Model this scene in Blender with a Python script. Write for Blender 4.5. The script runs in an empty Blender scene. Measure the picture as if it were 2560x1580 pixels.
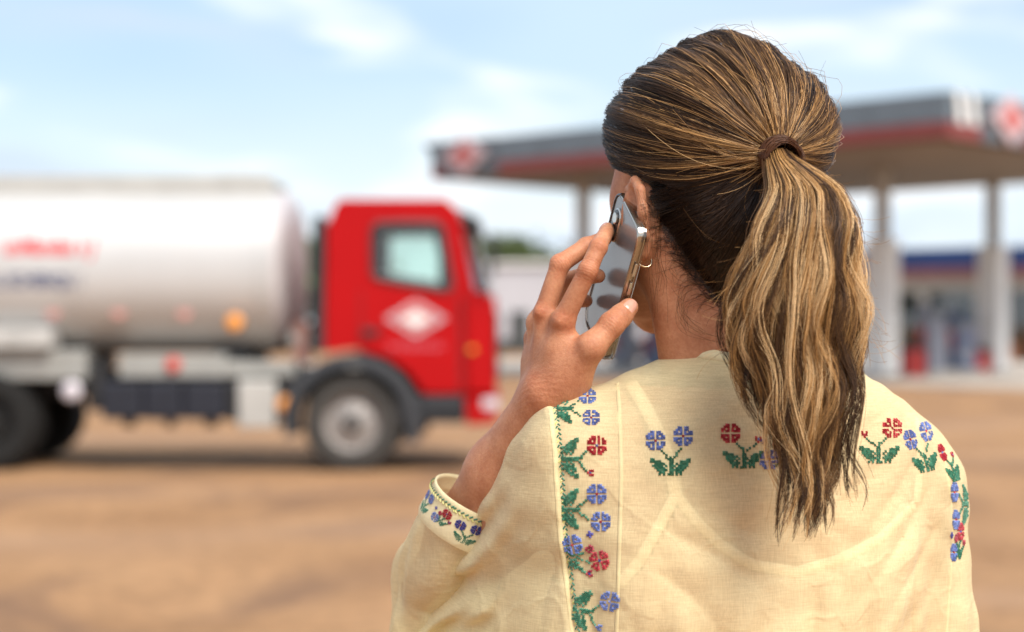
import bpy, bmesh, math, random
import numpy as np
from mathutils import Vector, Matrix
from mathutils.bvhtree import BVHTree

R = math.radians
F_PX, HX, HY, CAM_Z = 4500.0, 1280.0, 812.0, 1.5      # focal length and horizon in photograph pixels, eye height

# ------------------------------------------------------------------ camera
scene = bpy.context.scene
cam_data = bpy.data.cameras.new('camera')
cam_data.sensor_width = 36.0
cam_data.lens = F_PX / 2560.0 * 36.0
cam_data.shift_y = 22.0 / 2560.0
cam_data.clip_start, cam_data.clip_end = 0.05, 4000.0
cam_data.dof.use_dof = True
cam_data.dof.focus_distance = 1.43
cam_data.dof.aperture_fstop = 3.7
cam_data.dof.aperture_blades = 9
cam = bpy.data.objects.new('camera', cam_data)
cam.location = (0, 0, CAM_Z)
cam.rotation_euler = (R(90), 0, 0)
scene.collection.objects.link(cam)
scene.camera = cam

# ------------------------------------------------------------------ sky, sun, exposure
SUN_EL, SUN_AZ = R(50), R(146)          # azimuth clockwise from +Y (the view direction): behind the camera, to the right
world = bpy.data.worlds.new('World')
scene.world = world
world.use_nodes = True
wn, wl = world.node_tree.nodes, world.node_tree.links
wn.clear()
w_out = wn.new('ShaderNodeOutputWorld')
w_bg = wn.new('ShaderNodeBackground'); w_bg.inputs['Strength'].default_value = 0.096
w_sky = wn.new('ShaderNodeTexSky'); w_sky.sky_type = 'NISHITA'; w_sky.sun_disc = False
w_sky.sun_elevation = SUN_EL; w_sky.sun_rotation = SUN_AZ
w_sky.air_density = 1.0; w_sky.dust_density = 2.0; w_sky.ozone_density = 1.5
w_tc = wn.new('ShaderNodeTexCoord')
def wnoise(scale, vec_scale, loc, detail, dist=0.0):
    mp = wn.new('ShaderNodeMapping'); mp.inputs['Scale'].default_value = vec_scale; mp.inputs['Location'].default_value = loc
    wl.new(w_tc.outputs['Generated'], mp.inputs['Vector'])
    n = wn.new('ShaderNodeTexNoise'); n.inputs['Scale'].default_value = scale; n.inputs['Detail'].default_value = detail
    n.inputs['Distortion'].default_value = dist
    wl.new(mp.outputs['Vector'], n.inputs['Vector'])
    return n.outputs['Fac']
def wramp(fac, p0, p1, c0=(0,0,0,1), c1=(1,1,1,1)):
    r = wn.new('ShaderNodeValToRGB'); r.color_ramp.interpolation = 'EASE'
    r.color_ramp.elements[0].position = p0; r.color_ramp.elements[0].color = c0
    r.color_ramp.elements[1].position = p1; r.color_ramp.elements[1].color = c1
    wl.new(fac, r.inputs['Fac']); return r.outputs['Color']
def wmix(fac, a, b):
    m = wn.new('ShaderNodeMix'); m.data_type = 'RGBA'
    if isinstance(fac, float): m.inputs[0].default_value = fac
    else: wl.new(fac, m.inputs[0])
    for s, v in ((6, a), (7, b)):
        if isinstance(v, tuple): m.inputs[s].default_value = v
        else: wl.new(v, m.inputs[s])
    return m.outputs[2]
# thin veil of high cloud, grey cloud banks and small white puffs, each over the whole dome
veil = wramp(wnoise(2.2, (1, 1, 2.2), (0.3, 0.1, 0.0), 3), 0.25, 0.75, (0.15,)*3 + (1,), (0.75,)*3 + (1,))
c = wmix(veil, w_sky.outputs['Color'], (4.6, 5.6, 6.4, 1))
bank = wramp(wnoise(3.3, (1, 1, 4.2), (0.9, 4.4, 0.8), 3, 0.4), 0.47, 0.66, (0,0,0,1), (0.75,0.75,0.75,1))
sep = wn.new('ShaderNodeSeparateXYZ'); wl.new(w_tc.outputs['Generated'], sep.inputs[0])
haze_f = wramp(sep.outputs['Z'], 0.0, 0.15, (0.85,)*3 + (1,), (0, 0, 0, 1))        # pale air low over the horizon, all round
c = wmix(haze_f, c, (5.9, 6.4, 6.8, 1))
c = wmix(bank, c, (3.9, 4.6, 5.5, 1))
puff = wramp(wnoise(7.5, (1, 1, 3.0), (4.4, 4.4, 0.1), 2, 0.2), 0.50, 0.72, (0,0,0,1), (0.9,0.9,0.9,1))
c = wmix(puff, c, (6.5, 6.7, 6.9, 1))
wl.new(c, w_bg.inputs['Color'])
wl.new(w_bg.outputs[0], w_out.inputs['Surface'])

sun_data = bpy.data.lights.new('sun', 'SUN')
sun_data.energy = 2.7; sun_data.angle = R(35); sun_data.color = (1.0, 0.94, 0.85)
sun = bpy.data.objects.new('sun', sun_data)
sun_dir = Vector((math.sin(SUN_AZ)*math.cos(SUN_EL), math.cos(SUN_AZ)*math.cos(SUN_EL), math.sin(SUN_EL)))
sun.rotation_euler = sun_dir.to_track_quat('Z', 'Y').to_euler()
sun.location = (3, -4, 8)
scene.collection.objects.link(sun)

vs = scene.view_settings
vs.view_transform = 'Standard'; vs.look = 'None'; vs.gamma = 1.0; vs.use_curve_mapping = False
vs.exposure = 0.92
scene.cycles.use_denoising = True
scene.cycles.max_bounces = 6
scene.cycles.transparent_max_bounces = 8

# ------------------------------------------------------------------ helpers
rng = np.random.default_rng(7)
random.seed(7)
COL = scene.collection

def P(x, y, d):
    """a point of the place, from where it stands in the photograph and its distance in metres"""
    return Vector(((x - HX) / F_PX * d, d, CAM_Z - (y - HY) / F_PX * d))
def nP(x, y, d): return np.array(P(x, y, d))

def link(name, me, parent=None):
    o = bpy.data.objects.new(name, me); COL.objects.link(o)
    if parent is not None: o.parent = parent
    return o
def thing(name, label, cat, loc=(0, 0, 0), rz=0.0, group=None):
    o = link(name, None); o.location = loc; o.rotation_euler = (0, 0, rz)
    o['label'] = label; o['category'] = cat
    if group: o['group'] = group
    return o

class MB:
    """collects boxes, tubes, prisms ... and links them as one mesh object"""
    def __init__(s): s.bm = bmesh.new()
    def box(s, lo, hi, bev=0.0, mat=None):
        c = [(a + b) / 2 for a, b in zip(lo, hi)]; d = [abs(b - a) for a, b in zip(lo, hi)]
        m = Matrix.Translation(c) @ Matrix.Diagonal((*d, 1))
        if mat is not None: m = mat @ m
        r = bmesh.ops.create_cube(s.bm, size=1, matrix=m)
        if bev > 0:
            es = list({e for v in r['verts'] for e in v.link_edges})
            bmesh.ops.bevel(s.bm, geom=es, offset=bev, segments=2, affect='EDGES', profile=0.6)
        return s
    def cyl(s, p, q, r0, r1=None, n=20, caps=True):
        p, q = Vector(p), Vector(q); r1 = r0 if r1 is None else r1
        d = q - p; m = Matrix.Translation((p + q) / 2) @ d.to_track_quat('Z', 'Y').to_matrix().to_4x4()
        bmesh.ops.create_cone(s.bm, cap_ends=caps, segments=n, radius1=r0, radius2=r1, depth=d.length, matrix=m)
        return s
    def prism(s, pts, y0, y1, bev=0.0):
        """side outline (x, z) extruded along y"""
        a = [s.bm.verts.new((x, y0, z)) for x, z in pts]; b = [s.bm.verts.new((x, y1, z)) for x, z in pts]
        n = len(pts); fs = [s.bm.faces.new(a), s.bm.faces.new(b[::-1])]
        for i in range(n): fs.append(s.bm.faces.new((a[i], b[i], b[(i+1) % n], a[(i+1) % n])))
        bmesh.ops.recalc_face_normals(s.bm, faces=fs)
        if bev > 0:
            es = list({e for f in fs[:2] for e in f.edges})
            bmesh.ops.bevel(s.bm, geom=es, offset=bev, segments=3, affect='EDGES', profile=0.6)
        return s
    def lathe(s, prof, origin, axis='Y', n=36, a0=0.0, a1=2*math.pi, flip=False):
        """(radius, along) profile turned round an axis"""
        full = abs(a1 - a0 - 2*math.pi) < 1e-6
        k = n if full else n + 1
        o = Vector(origin); rings = []
        for i in range(k):
            t = a0 + (a1 - a0) * i / n
            ring = []
            for r, h in prof:
                c, sn = math.cos(t) * r, math.sin(t) * r
                v = {'Y': (c, h, sn), 'X': (h, c, sn), 'Z': (c, sn, h)}[axis]
                ring.append(s.bm.verts.new(o + Vector(v)))
            rings.append(ring)
        fs = []
        for i in range(n):
            A, B = rings[i], rings[(i+1) % k]
            for j in range(len(prof) - 1): fs.append(s.bm.faces.new((A[j], A[j+1], B[j+1], B[j])))
        bmesh.ops.remove_doubles(s.bm, verts=[v for r_ in rings for v in r_], dist=1e-6)
        return s
    def quad(s, *pts):
        s.bm.faces.new([s.bm.verts.new(p) for p in pts]); return s
    def build(s, name, mat, parent=None, smooth=False):
        bmesh.ops.recalc_face_normals(s.bm, faces=s.bm.faces[:])
        me = bpy.data.meshes.new(name); s.bm.to_mesh(me); s.bm.free()
        if mat: me.materials.append(mat)
        if smooth: smooth_mesh(me)
        return link(name, me, parent)
def smooth_mesh(me, angle=40):
    me.polygons.foreach_set('use_smooth', [True] * len(me.polygons))
    me.set_sharp_from_angle(angle=R(angle))

def mesh_from(name, verts, faces, mat=None, parent=None, smooth=True, colors=None):
    """fast mesh from numpy arrays (faces all quads or all triangles)"""
    verts = np.ascontiguousarray(verts, dtype=np.float32); faces = np.ascontiguousarray(faces, dtype=np.int32)
    me = bpy.data.meshes.new(name); k = faces.shape[1]; nf = len(faces)
    me.vertices.add(len(verts)); me.vertices.foreach_set('co', verts.ravel())
    me.loops.add(nf * k); me.loops.foreach_set('vertex_index', faces.ravel())
    me.polygons.add(nf); me.polygons.foreach_set('loop_start', np.arange(0, nf * k, k, dtype=np.int32))
    me.polygons.foreach_set('use_smooth', np.full(nf, smooth))
    if colors is not None:
        ca = me.color_attributes.new('tint', 'FLOAT_COLOR', 'POINT')
        cc = np.ones((len(verts), 4), dtype=np.float32); cc[:, :3] = colors
        ca.data.foreach_set('color', cc.ravel())
    me.update(calc_edges=True); me.validate()
    if mat: me.materials.append(mat)
    return link(name, me, parent)

def M(name, col, rough=0.6, metal=0.0, var=0.12, scale=8.0, bump=0.0, bscale=60.0, spec=0.5, coat=0.0, col2=None, detail=5):
    m = bpy.data.materials.new(name); m.use_nodes = True
    n, l = m.node_tree.nodes, m.node_tree.links
    b = n['Principled BSDF']
    b.inputs['Roughness'].default_value = rough; b.inputs['Metallic'].default_value = metal
    b.inputs['Specular IOR Level'].default_value = spec; b.inputs['Coat Weight'].default_value = coat
    tc = n.new('ShaderNodeTexCoord'); nz = n.new('ShaderNodeTexNoise')
    nz.inputs['Scale'].default_value = scale; nz.inputs['Detail'].default_value = detail
    l.new(tc.outputs['Object'], nz.inputs['Vector'])
    cr = n.new('ShaderNodeValToRGB'); cr.color_ramp.elements[0].position = 0.3; cr.color_ramp.elements[1].position = 0.7
    if col2 is None: col2 = tuple(min(1, c_ * (1 + var)) for c_ in col); col = tuple(c_ * (1 - var) for c_ in col)
    cr.color_ramp.elements[0].color = (*col, 1); cr.color_ramp.elements[1].color = (*col2, 1)
    l.new(nz.outputs['Fac'], cr.inputs['Fac']); l.new(cr.outputs['Color'], b.inputs['Base Color'])
    if bump > 0:
        n2 = n.new('ShaderNodeTexNoise'); n2.inputs['Scale'].default_value = bscale; n2.inputs['Detail'].default_value = 6
        l.new(tc.outputs['Object'], n2.inputs['Vector'])
        bp = n.new('ShaderNodeBump'); bp.inputs['Strength'].default_value = bump; bp.inputs['Distance'].default_value = 0.02
        l.new(n2.outputs['Fac'], bp.inputs['Height']); l.new(bp.outputs['Normal'], b.inputs['Normal'])
    return m
def glass_mat(name, tint, gloss=0.12):
    m = bpy.data.materials.new(name); m.use_nodes = True
    n, l = m.node_tree.nodes, m.node_tree.links; n.clear()
    out = n.new('ShaderNodeOutputMaterial'); t = n.new('ShaderNodeBsdfTransparent'); t.inputs['Color'].default_value = (*tint, 1)
    g = n.new('ShaderNodeBsdfGlossy'); g.inputs['Roughness'].default_value = 0.03
    fr = n.new('ShaderNodeFresnel'); fr.inputs['IOR'].default_value = 1.5
    ad = n.new('ShaderNodeMath'); ad.operation = 'ADD'; ad.inputs[1].default_value = gloss
    l.new(fr.outputs[0], ad.inputs[0])
    mx = n.new('ShaderNodeMixShader'); l.new(ad.outputs[0], mx.inputs['Fac'])
    l.new(t.outputs[0], mx.inputs[1]); l.new(g.outputs[0], mx.inputs[2]); l.new(mx.outputs[0], out.inputs['Surface'])
    return m
def text_mesh(txt, size, shear=0.0, bold=0.0):
    """flat lettering: vertices (x, y) and triangles, from the built-in typeface"""
    cu = bpy.data.curves.new('lettering', 'FONT'); cu.body = txt; cu.size = size; cu.shear = shear; cu.offset = bold
    cu.resolution_u = 3
    o = bpy.data.objects.new('lettering', cu); COL.objects.link(o)
    dg = bpy.context.evaluated_depsgraph_get(); me = bpy.data.meshes.new_from_object(o.evaluated_get(dg))
    bpy.data.objects.remove(o); bpy.data.curves.remove(cu)
    return me
# ------------------------------------------------------------------ ground
def ground_material():
    m = bpy.data.materials.new('red dirt'); m.use_nodes = True
    n, l = m.node_tree.nodes, m.node_tree.links; b = n['Principled BSDF']
    b.inputs['Roughness'].default_value = 0.95; b.inputs['Specular IOR Level'].default_value = 0.15
    tc = n.new('ShaderNodeTexCoord')
    def nz(scale, detail, sc=(1, 1, 1), dist=0.0):
        mp = n.new('ShaderNodeMapping'); mp.inputs['Scale'].default_value = sc; l.new(tc.outputs['Object'], mp.inputs['Vector'])
        t = n.new('ShaderNodeTexNoise'); t.inputs['Scale'].default_value = scale; t.inputs['Detail'].default_value = detail
        t.inputs['Distortion'].default_value = dist; l.new(mp.outputs['Vector'], t.inputs['Vector']); return t.outputs['Fac']
    def ramp(f, p0, p1, c0, c1):
        r = n.new('ShaderNodeValToRGB'); e = r.color_ramp.elements
        e[0].position, e[1].position = p0, p1; e[0].color, e[1].color = (*c0, 1), (*c1, 1); l.new(f, r.inputs['Fac']); return r.outputs['Color']
    def mix(f, a, c_, mode='MIX'):
        x = n.new('ShaderNodeMix'); x.data_type = 'RGBA'; x.blend_type = mode
        if isinstance(f, float): x.inputs[0].default_value = f
        else: l.new(f, x.inputs[0])
        l.new(a, x.inputs[6])
        if isinstance(c_, tuple): x.inputs[7].default_value = (*c_, 1)
        else: l.new(c_, x.inputs[7])
        return x.outputs[2]
    base = ramp(nz(0.5, 6), 0.3, 0.7, (0.30, 0.165, 0.082), (0.43, 0.25, 0.13))
    fine = ramp(nz(9, 8), 0.35, 0.7, (0.75, 0.75, 0.75), (1.08, 1.06, 1.04))
    c1 = mix(1.0, base, fine, 'MULTIPLY')
    damp = ramp(nz(0.85, 4, (0.8, 0.45, 1), 0.8), 0.53, 0.66, (0, 0, 0), (0.75, 0.75, 0.75))
    c2 = mix(damp, c1, (0.17, 0.098, 0.062))
    ruts = ramp(nz(0.22, 4, (0.35, 1.3, 1)), 0.52, 0.66, (0, 0, 0), (0.55, 0.55, 0.55))
    c3 = mix(ruts, c2, (0.34, 0.22, 0.15))
    l.new(c3, b.inputs['Base Color'])
    bp = n.new('ShaderNodeBump'); bp.inputs['Strength'].default_value = 0.5; bp.inputs['Distance'].default_value = 0.05
    l.new(nz(14, 8), bp.inputs['Height']); l.new(bp.outputs['Normal'], b.inputs['Normal'])
    return m
def build_ground():
    # one sheet, finer near the camera, gently uneven, reaching the horizon
    xs = np.concatenate([[-2500, -900, -300, -120], np.linspace(-60, 60, 81), [120, 300, 900, 2500]])
    ys = np.concatenate([[-600, -100, -30], np.linspace(-10, 90, 81), [130, 300, 900, 2500]])
    X, Y = np.meshgrid(xs, ys, indexing='ij')
    Z = 0.03 * np.sin(X * 0.7 + 1.3 * np.sin(Y * 0.4)) * np.sin(Y * 0.9 + np.sin(X * 0.5)) - 0.03
    Z = np.where((Y > 30), -0.03, Z); Z = np.where((np.abs(X) > 60) | (Y < -10), -0.03, Z)
    Z = np.where((np.abs(X) < 3) & (Y > 0) & (Y < 4), -0.004, Z)
    Z = np.where((Y > 16) & (Y < 24), -0.004, Z)
    V = np.stack([X, Y, Z], -1).reshape(-1, 3); ny = len(ys)
    i, j = np.meshgrid(np.arange(len(xs) - 1), np.arange(ny - 1), indexing='ij'); a = (i * ny + j).ravel()
    o = mesh_from('ground', V, np.stack([a, a + ny, a + ny + 1, a + 1], 1), ground_material())
    o['kind'] = 'structure'; o['label'] = 'bare reddish dirt yard with darker damp patches'
    return o
build_ground()

# ------------------------------------------------------------------ fuel station canopy (corner towards the camera)
CN, CL, CB = Vector((10.15, 41.9, 0)), Vector((-2.43, 54.3, 0)), Vector((7.4, 64.3, 0))
U = (CL - CN).normalized(); V_ = Vector((-U.y, U.x, 0)); V_ = V_ if V_.dot(CB - CL) > 0 else -V_
LU, LV = (CL - CN).length, (CB - CL).length
UNDER, FASC = 5.9, 1.05
m_grey = M('grey cladding', (0.16, 0.195, 0.225), 0.55, 0.2, 0.08, 1.5)
m_dark = M('dark grey cladding', (0.11, 0.13, 0.15), 0.5, 0.2, 0.1, 1.5)
m_redband = M('red band', (0.22, 0.045, 0.04), 0.5, 0, 0.1, 2)
m_soffit = M('brown soffit', (0.21, 0.155, 0.11), 0.75, 0, 0.12, 0.8)
m_white = M('white paint', (0.78, 0.77, 0.75), 0.5, 0, 0.05, 2)
m_whitered = M('emblem red', (0.50, 0.14, 0.13), 0.45, 0, 0.05, 2)
m_emb = M('emblem pale', (0.52, 0.40, 0.42), 0.5, 0, 0.05, 2)
m_conc = M('concrete', (0.46, 0.40, 0.34), 0.9, 0, 0.15, 0.8, 0.2, 20)
m_steel = M('grey steel', (0.42, 0.41, 0.39), 0.5, 0.1, 0.08, 4)
def frame_at(o, ex, ey): return Matrix(((ex.x, ey.x, 0, o.x), (ex.y, ey.y, 0, o.y), (0, 0, 1, o.z), (0, 0, 0, 1)))

canopy = thing('fuel_station_canopy', 'grey and red flat canopy over the fuel pumps, behind the woman', 'canopy', tuple(CN))
canopy.matrix_world = frame_at(CN, U, V_)          # local x along the left face, local y along the right face
def cpart(mb, name, mat, parent=canopy): return mb.build(name, mat, parent)
cpart(MB().box((0.3, 0.3, UNDER - 0.05), (LU - 0.3, LV - 0.3, UNDER + 0.30)), 'soffit', m_soffit)
cpart(MB().box((0.25, 0.25, UNDER + 0.302), (LU - 0.25, LV - 0.25, UNDER + FASC - 0.05)), 'roof_deck', m_grey)
def fascia(axis, at, a0, a1, out, emblem):
    """one face: separate cladding panels above, red strip below, dark emblem panels at its ends"""
    def seg(p, q, z0, z1, t0, t1, mat, name, par=None):
        lo, hi = (p, q)
        if axis == 'u': b = ((lo, at + out * t0, z0), (hi, at + out * t1, z1))
        else: b = ((at + out * t0, lo, z0), (at + out * t1, hi, z1))
        return cpart(MB().box(tuple(map(min, *b)), tuple(map(max, *b)), 0.01), name, mat, par or canopy)
    n = 8
    for i in range(n):
        p = a0 + (a1 - a0) * i / n + 0.008; q = a0 + (a1 - a0) * (i + 1) / n - 0.008
        seg(p, q, UNDER + 0.36, UNDER + FASC, -0.10, 0.0, m_grey, 'cladding_panel')
        seg(p, q, UNDER - 0.02, UNDER + 0.35, -0.10, 0.012, m_redband, 'red_strip')
    return seg
sg = fascia('u', 0.0, 0.0, LU, -1, None)
fascia('v', 0.0, 0.105, LV - 0.105, -1, None)
fascia('u', LV, 0.0, LU, 1, None)
fascia('v', LU, 0.105, LV - 0.105, 1, None)
def emblem(face, along, width, name='emblem_panel'):
    """slanted dark panel edged in white carrying a raised diamond emblem"""
    def pt(a, z, t): return (a, -t, z) if face == 'u' else (-t, a, z)
    def slab(pts, t0, t1, mat, nm, par):
        mb = MB(); A = [mb.bm.verts.new(pt(a, z, t0)) for a, z in pts]; B = [mb.bm.verts.new(pt(a, z, t1)) for a, z in pts]
        k = len(pts); mb.bm.faces.new(A); mb.bm.faces.new(B[::-1])
        for i in range(k): mb.bm.faces.new((A[i], B[i], B[(i+1) % k], A[(i+1) % k]))
        return mb.build(nm, mat, par)
    z0, z1 = UNDER - 0.03, UNDER + FASC + 0.01
    sl = 0.55
    pan = slab([(along - width, z0), (along + width - sl, z0), (along + width + sl, z1), (along - width + 0.1, z1)], 0.013, 0.05, m_dark, name, canopy)
    zc = UNDER + FASC * 0.55; hw, hh = (0.95, 0.62)
    dia = slab([(along - hw, zc), (along, zc - hh), (along + hw, zc), (along, zc + hh)], 0.052, 0.16, m_emb, 'diamond_emblem', pan)
    slab([(along - hw*.6, zc), (along, zc - hh*.55), (along + hw*.6, zc), (along, zc + hh*.7)], 0.162, 0.18, m_whitered, 'emblem_core', pan)
    return slab, z0, z1
emblem('u', LU - 1.55, 1.3)
slab, z0, z1 = emblem('v', 2.7, 1.25)
for k, a in enumerate((0.35, 0.95)):
    slab([(a, z0 + 0.35), (a + 0.3, z0 + 0.35), (a + 0.15, z1), (a - 0.1, z1)], 0.053, 0.07, m_white, 'white_stripe', canopy)
for (u, v) in ((6.0, 6.5), (6.0, 12.6), (14.2, 3.0), (14.2, 10.0)):
    c_ = cpart(MB().box((u - 0.17, v - 0.17, 2.6), (u + 0.17, v + 0.17, UNDER - 0.055), 0.02), 'column', m_steel)
    MB().box((u - 0.35, v - 0.35, 0.1), (u + 0.35, v + 0.35, 3.9), 0.03).build('column_cladding', m_white, c_)
fc = MB().box((-3, -3, -0.05), (LU + 14, LV + 10, 0.02)).build('forecourt', m_conc)
fc.matrix_world = frame_at(CN + Vector((3.0, 3.5, 0)), U, V_); fc['kind'] = 'structure'; fc['label'] = 'pale concrete forecourt under the station canopy'

# ------------------------------------------------------------------ fuel pumps
m_pump = M('pump grey', (0.25, 0.26, 0.31), 0.45, 0.1, 0.1, 3)
m_pumpblue = M('pump blue', (0.075, 0.115, 0.22), 0.45, 0, 0.1, 3)
m_black = M('black rubber', (0.022, 0.022, 0.024), 0.7, 0, 0.2, 6)
m_screen = M('pump display', (0.06, 0.08, 0.08), 0.15, 0, 0.05, 2)
m_red = M('red plastic', (0.45, 0.03, 0.025), 0.4, 0, 0.1, 4)
m_kerb = M('island kerb', (0.50, 0.47, 0.43), 0.9, 0, 0.1, 3)
def fuel_pump(px, d, w, h, body, label, rz=0.6):
    b = P(px, 900, d); t = thing('fuel_pump', label, 'fuel pump', (b.x, b.y, 0.02), rz, 'fuel pumps on the forecourt')
    MB().box((-w/2 - .15, -.5, 0), (w/2 + .15, .5, .14), .03).build('island_base', m_kerb, t)
    MB().box((-w/2, -.28, .141), (w/2, .28, h*.62), .03).build('cabinet', body, t)
    MB().box((-w/2 + .06, -.22, h*.62 + .001), (w/2 - .06, .22, h*.80), .02).build('neck', m_pump, t)
    hd = MB().box((-w/2, -.30, h*.80 + .001), (w/2, .30, h), .04).build('head', body, t)
    for s in (-1, 1):
        MB().box((-w/2 + .12, s*.302, h*.83), (w/2 - .12, s*.31, h*.96)).build('display', m_screen, hd)
        nz_ = MB().box((s*w/2, -.10, h*.40), (s*(w/2 + .13), .10, h*.66), .02).build('nozzle_holster', m_red, t)
        mb = MB(); pts = [(s*(w/2+.10), 0, h*.62), (s*(w/2+.30), 0, h*.50), (s*(w/2+.34), 0, h*.25), (s*(w/2+.2), 0, h*.12), (s*(w/2+.02), 0, h*.2)]
        for p, q in zip(pts, pts[1:]): mb.cyl(p, q, .025, n=8)
        mb.build('hose', m_black, nz_)
        MB().box((-w/2 + .1, s*.282, .3), (w/2 - .1, s*.287, h*.5)).build('door_panel', m_pump, t)
    return t
fuel_pump(2330, 52.5, 0.75, 2.1, m_pump, 'grey fuel pump on the right, between the two white canopy columns', 0.5)
fuel_pump(2402, 54.0, 0.75, 1.9, m_pumpblue, 'blue-grey fuel pump standing beside the right-hand canopy column', 0.5)
fuel_pump(1645, 57.0, 0.8, 1.75, m_pumpblue, "blue fuel pump seen below the woman's jaw", 0.7)
fuel_pump(1560, 60.0, 0.8, 1.75, m_pump, "dark grey fuel pump just right of the woman's wrist", 0.7)
def bollard(px, d, h):
    b = P(px, 900, d); t = thing('oil_bin', ('small red waste bin between the nearest white column and the grey fuel pump' if px < 2400 else 'small red waste bin at the foot of the rightmost white column'), 'bin', (b.x, b.y, .02), 0.4, 'red bins by the columns')
    MB().box((-.3, -.25, 0), (.3, .25, h*.8), .04).build('body', m_red, t)
    MB().box((-.32, -.27, h*.8 + .001), (.32, .27, h), .05).build('lid', m_black, t)
bollard(2280, 52.0, 0.95); bollard(2442, 54.5, 0.8)

# ------------------------------------------------------------------ station shop
m_blue = M('deep blue fascia', (0.008, 0.03, 0.12), 0.4, 0, 0.08, 1)
m_shopred = M('maroon strip', (0.16, 0.055, 0.06), 0.5, 0, 0.1, 1)
m_shopwall = M('beige render', (0.42, 0.38, 0.33), 0.9, 0, 0.1, 0.7)
m_frame = M('aluminium frame', (0.35, 0.35, 0.36), 0.4, 0.6, 0.05, 4)
m_pane = glass_mat('shop glass', (0.35, 0.38, 0.36), 0.10)
m_inside = M('shop interior', (0.16, 0.12, 0.09), 0.9, 0, 0.3, 1.2)
m_goods = [M('orange crates', (0.45, 0.17, 0.04), 0.7), M('brown crates', (0.25, 0.11, 0.06), 0.7), M('blue crates', (0.08, 0.14, 0.30), 0.7)]
shop = thing('station_shop', 'low beige station shop with a deep blue roof band behind the pumps', 'shop')
s0, s1 = P(1900, 900, 80.0), P(2900, 900, 70.0); s0.z = s1.z = 0
ex = (s1 - s0).normalized(); ey = Vector((-ex.y, ex.x, 0)); SW = (s1 - s0).length
shop.matrix_world = frame_at(s0, ex, ey)
MB().box((0, 3.0, 0), (SW, 9, 3.3)).build('back_wall', m_inside, shop)
MB().box((-.3, -0.6, 3.9), (SW + .3, 9.3, 4.68), .03).build('roof_band', m_blue, shop)
MB().box((-.28, -0.55, 3.45), (SW + .28, 9.2, 3.898), .02).build('lower_strip', m_shopred, shop)
MB().box((0, 0, 2.95), (SW, 0.25, 3.448)).build('lintel', m_shopwall, shop)
MB().box((0, 0.25, 3.30), (SW, 3.0, 3.446)).build('ceiling', m_shopwall, shop)
nb = 7; bw = SW / nb
for i in range(nb):
    x0, x1 = i * bw, (i + 1) * bw
    MB().box((x0, 0, 0), (x0 + .35, .25, 2.948)).build('pier', m_shopwall, shop)
    if i != 4: MB().box((x0 + .352, .02, 0), (x1 - .002, .22, .45)).build('sill_wall', m_shopwall, shop)
    zb = .452 if i != 4 else 0.03
    fr = MB()
    for a in (x0 + .354, (x0 + x1) / 2 + .15, x1 - .06): fr.box((a, .08, zb), (a + .055, .16, 2.946))
    fr.box((x0 + .41, .085, 2.86), (x1 - .065, .155, 2.944))
    w = fr.build('window', m_frame, shop)
    for a, b_ in ((x0 + .41, (x0 + x1) / 2 + .148), ((x0 + x1) / 2 + .206, x1 - .062)):
        MB().box((a, .115, zb), (b_, .127, 2.858)).build('pane', m_pane, w)
for i in range(3):
    x = SW * (0.615, 0.66, 0.57)[i]; b = s0 + ex * x - ey * 0.9
    cr = thing('goods_crate', 'stack of shop goods against the station shop front, number %d from the left' % (i + 1), 'crate', (b.x, b.y, 0.02), math.atan2(ex.y, ex.x), 'goods in front of the shop')
    cr['label'] = ('%s stacked goods crates standing outside the station shop window at the right edge' % ('orange', 'brown', 'blue')[i % 3])
    hh = (1.0, 0.7, 1.25)[i % 3]
    for k in range(3):
        MB().box((-.55, -.35, k*hh/3 + .004), (.55, .35, (k+1)*hh/3 - .01), .02).build('crate_tier', m_goods[i % 3], cr)

# ------------------------------------------------------------------ warehouse beyond the truck
m_ware = M('pale sheet wall', (0.47, 0.46, 0.49), 0.7, 0.0, 0.05, 0.4)
m_waredark = M('dark door', (0.045, 0.05, 0.05), 0.6)
ware = thing('warehouse', "long pale grey warehouse between the truck cab and the woman's hand", 'warehouse')
a0 = P(1215, 880, 99.0); a0.z = 0
ware.location = a0
MB().box((0, 0, 0), (12.0, 14, 4.75)).build('wall', m_ware, ware)
for i in range(12): MB().box((i + .03, -.06, .7), (i + .97, -.002, 4.7), .02).build('wall_panel', m_ware, ware)
MB().box((-.2, -.3, 4.752), (12.2, 14.2, 4.95), .03).build('roof_edge', m_white, ware)
MB().box((0, -.10, 0), (12.0, -.004, .68)).build('plinth', m_waredark, ware)
d_ = MB().box((1.35, -.14, 0.0), (2.35, -.062, 2.25), .02).build('door', m_waredark, ware)
MB().cyl((1.5, -.2, 1.05), (1.5, -.141, 1.05), .04, n=10).build('handle', m_steel, d_)

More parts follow.
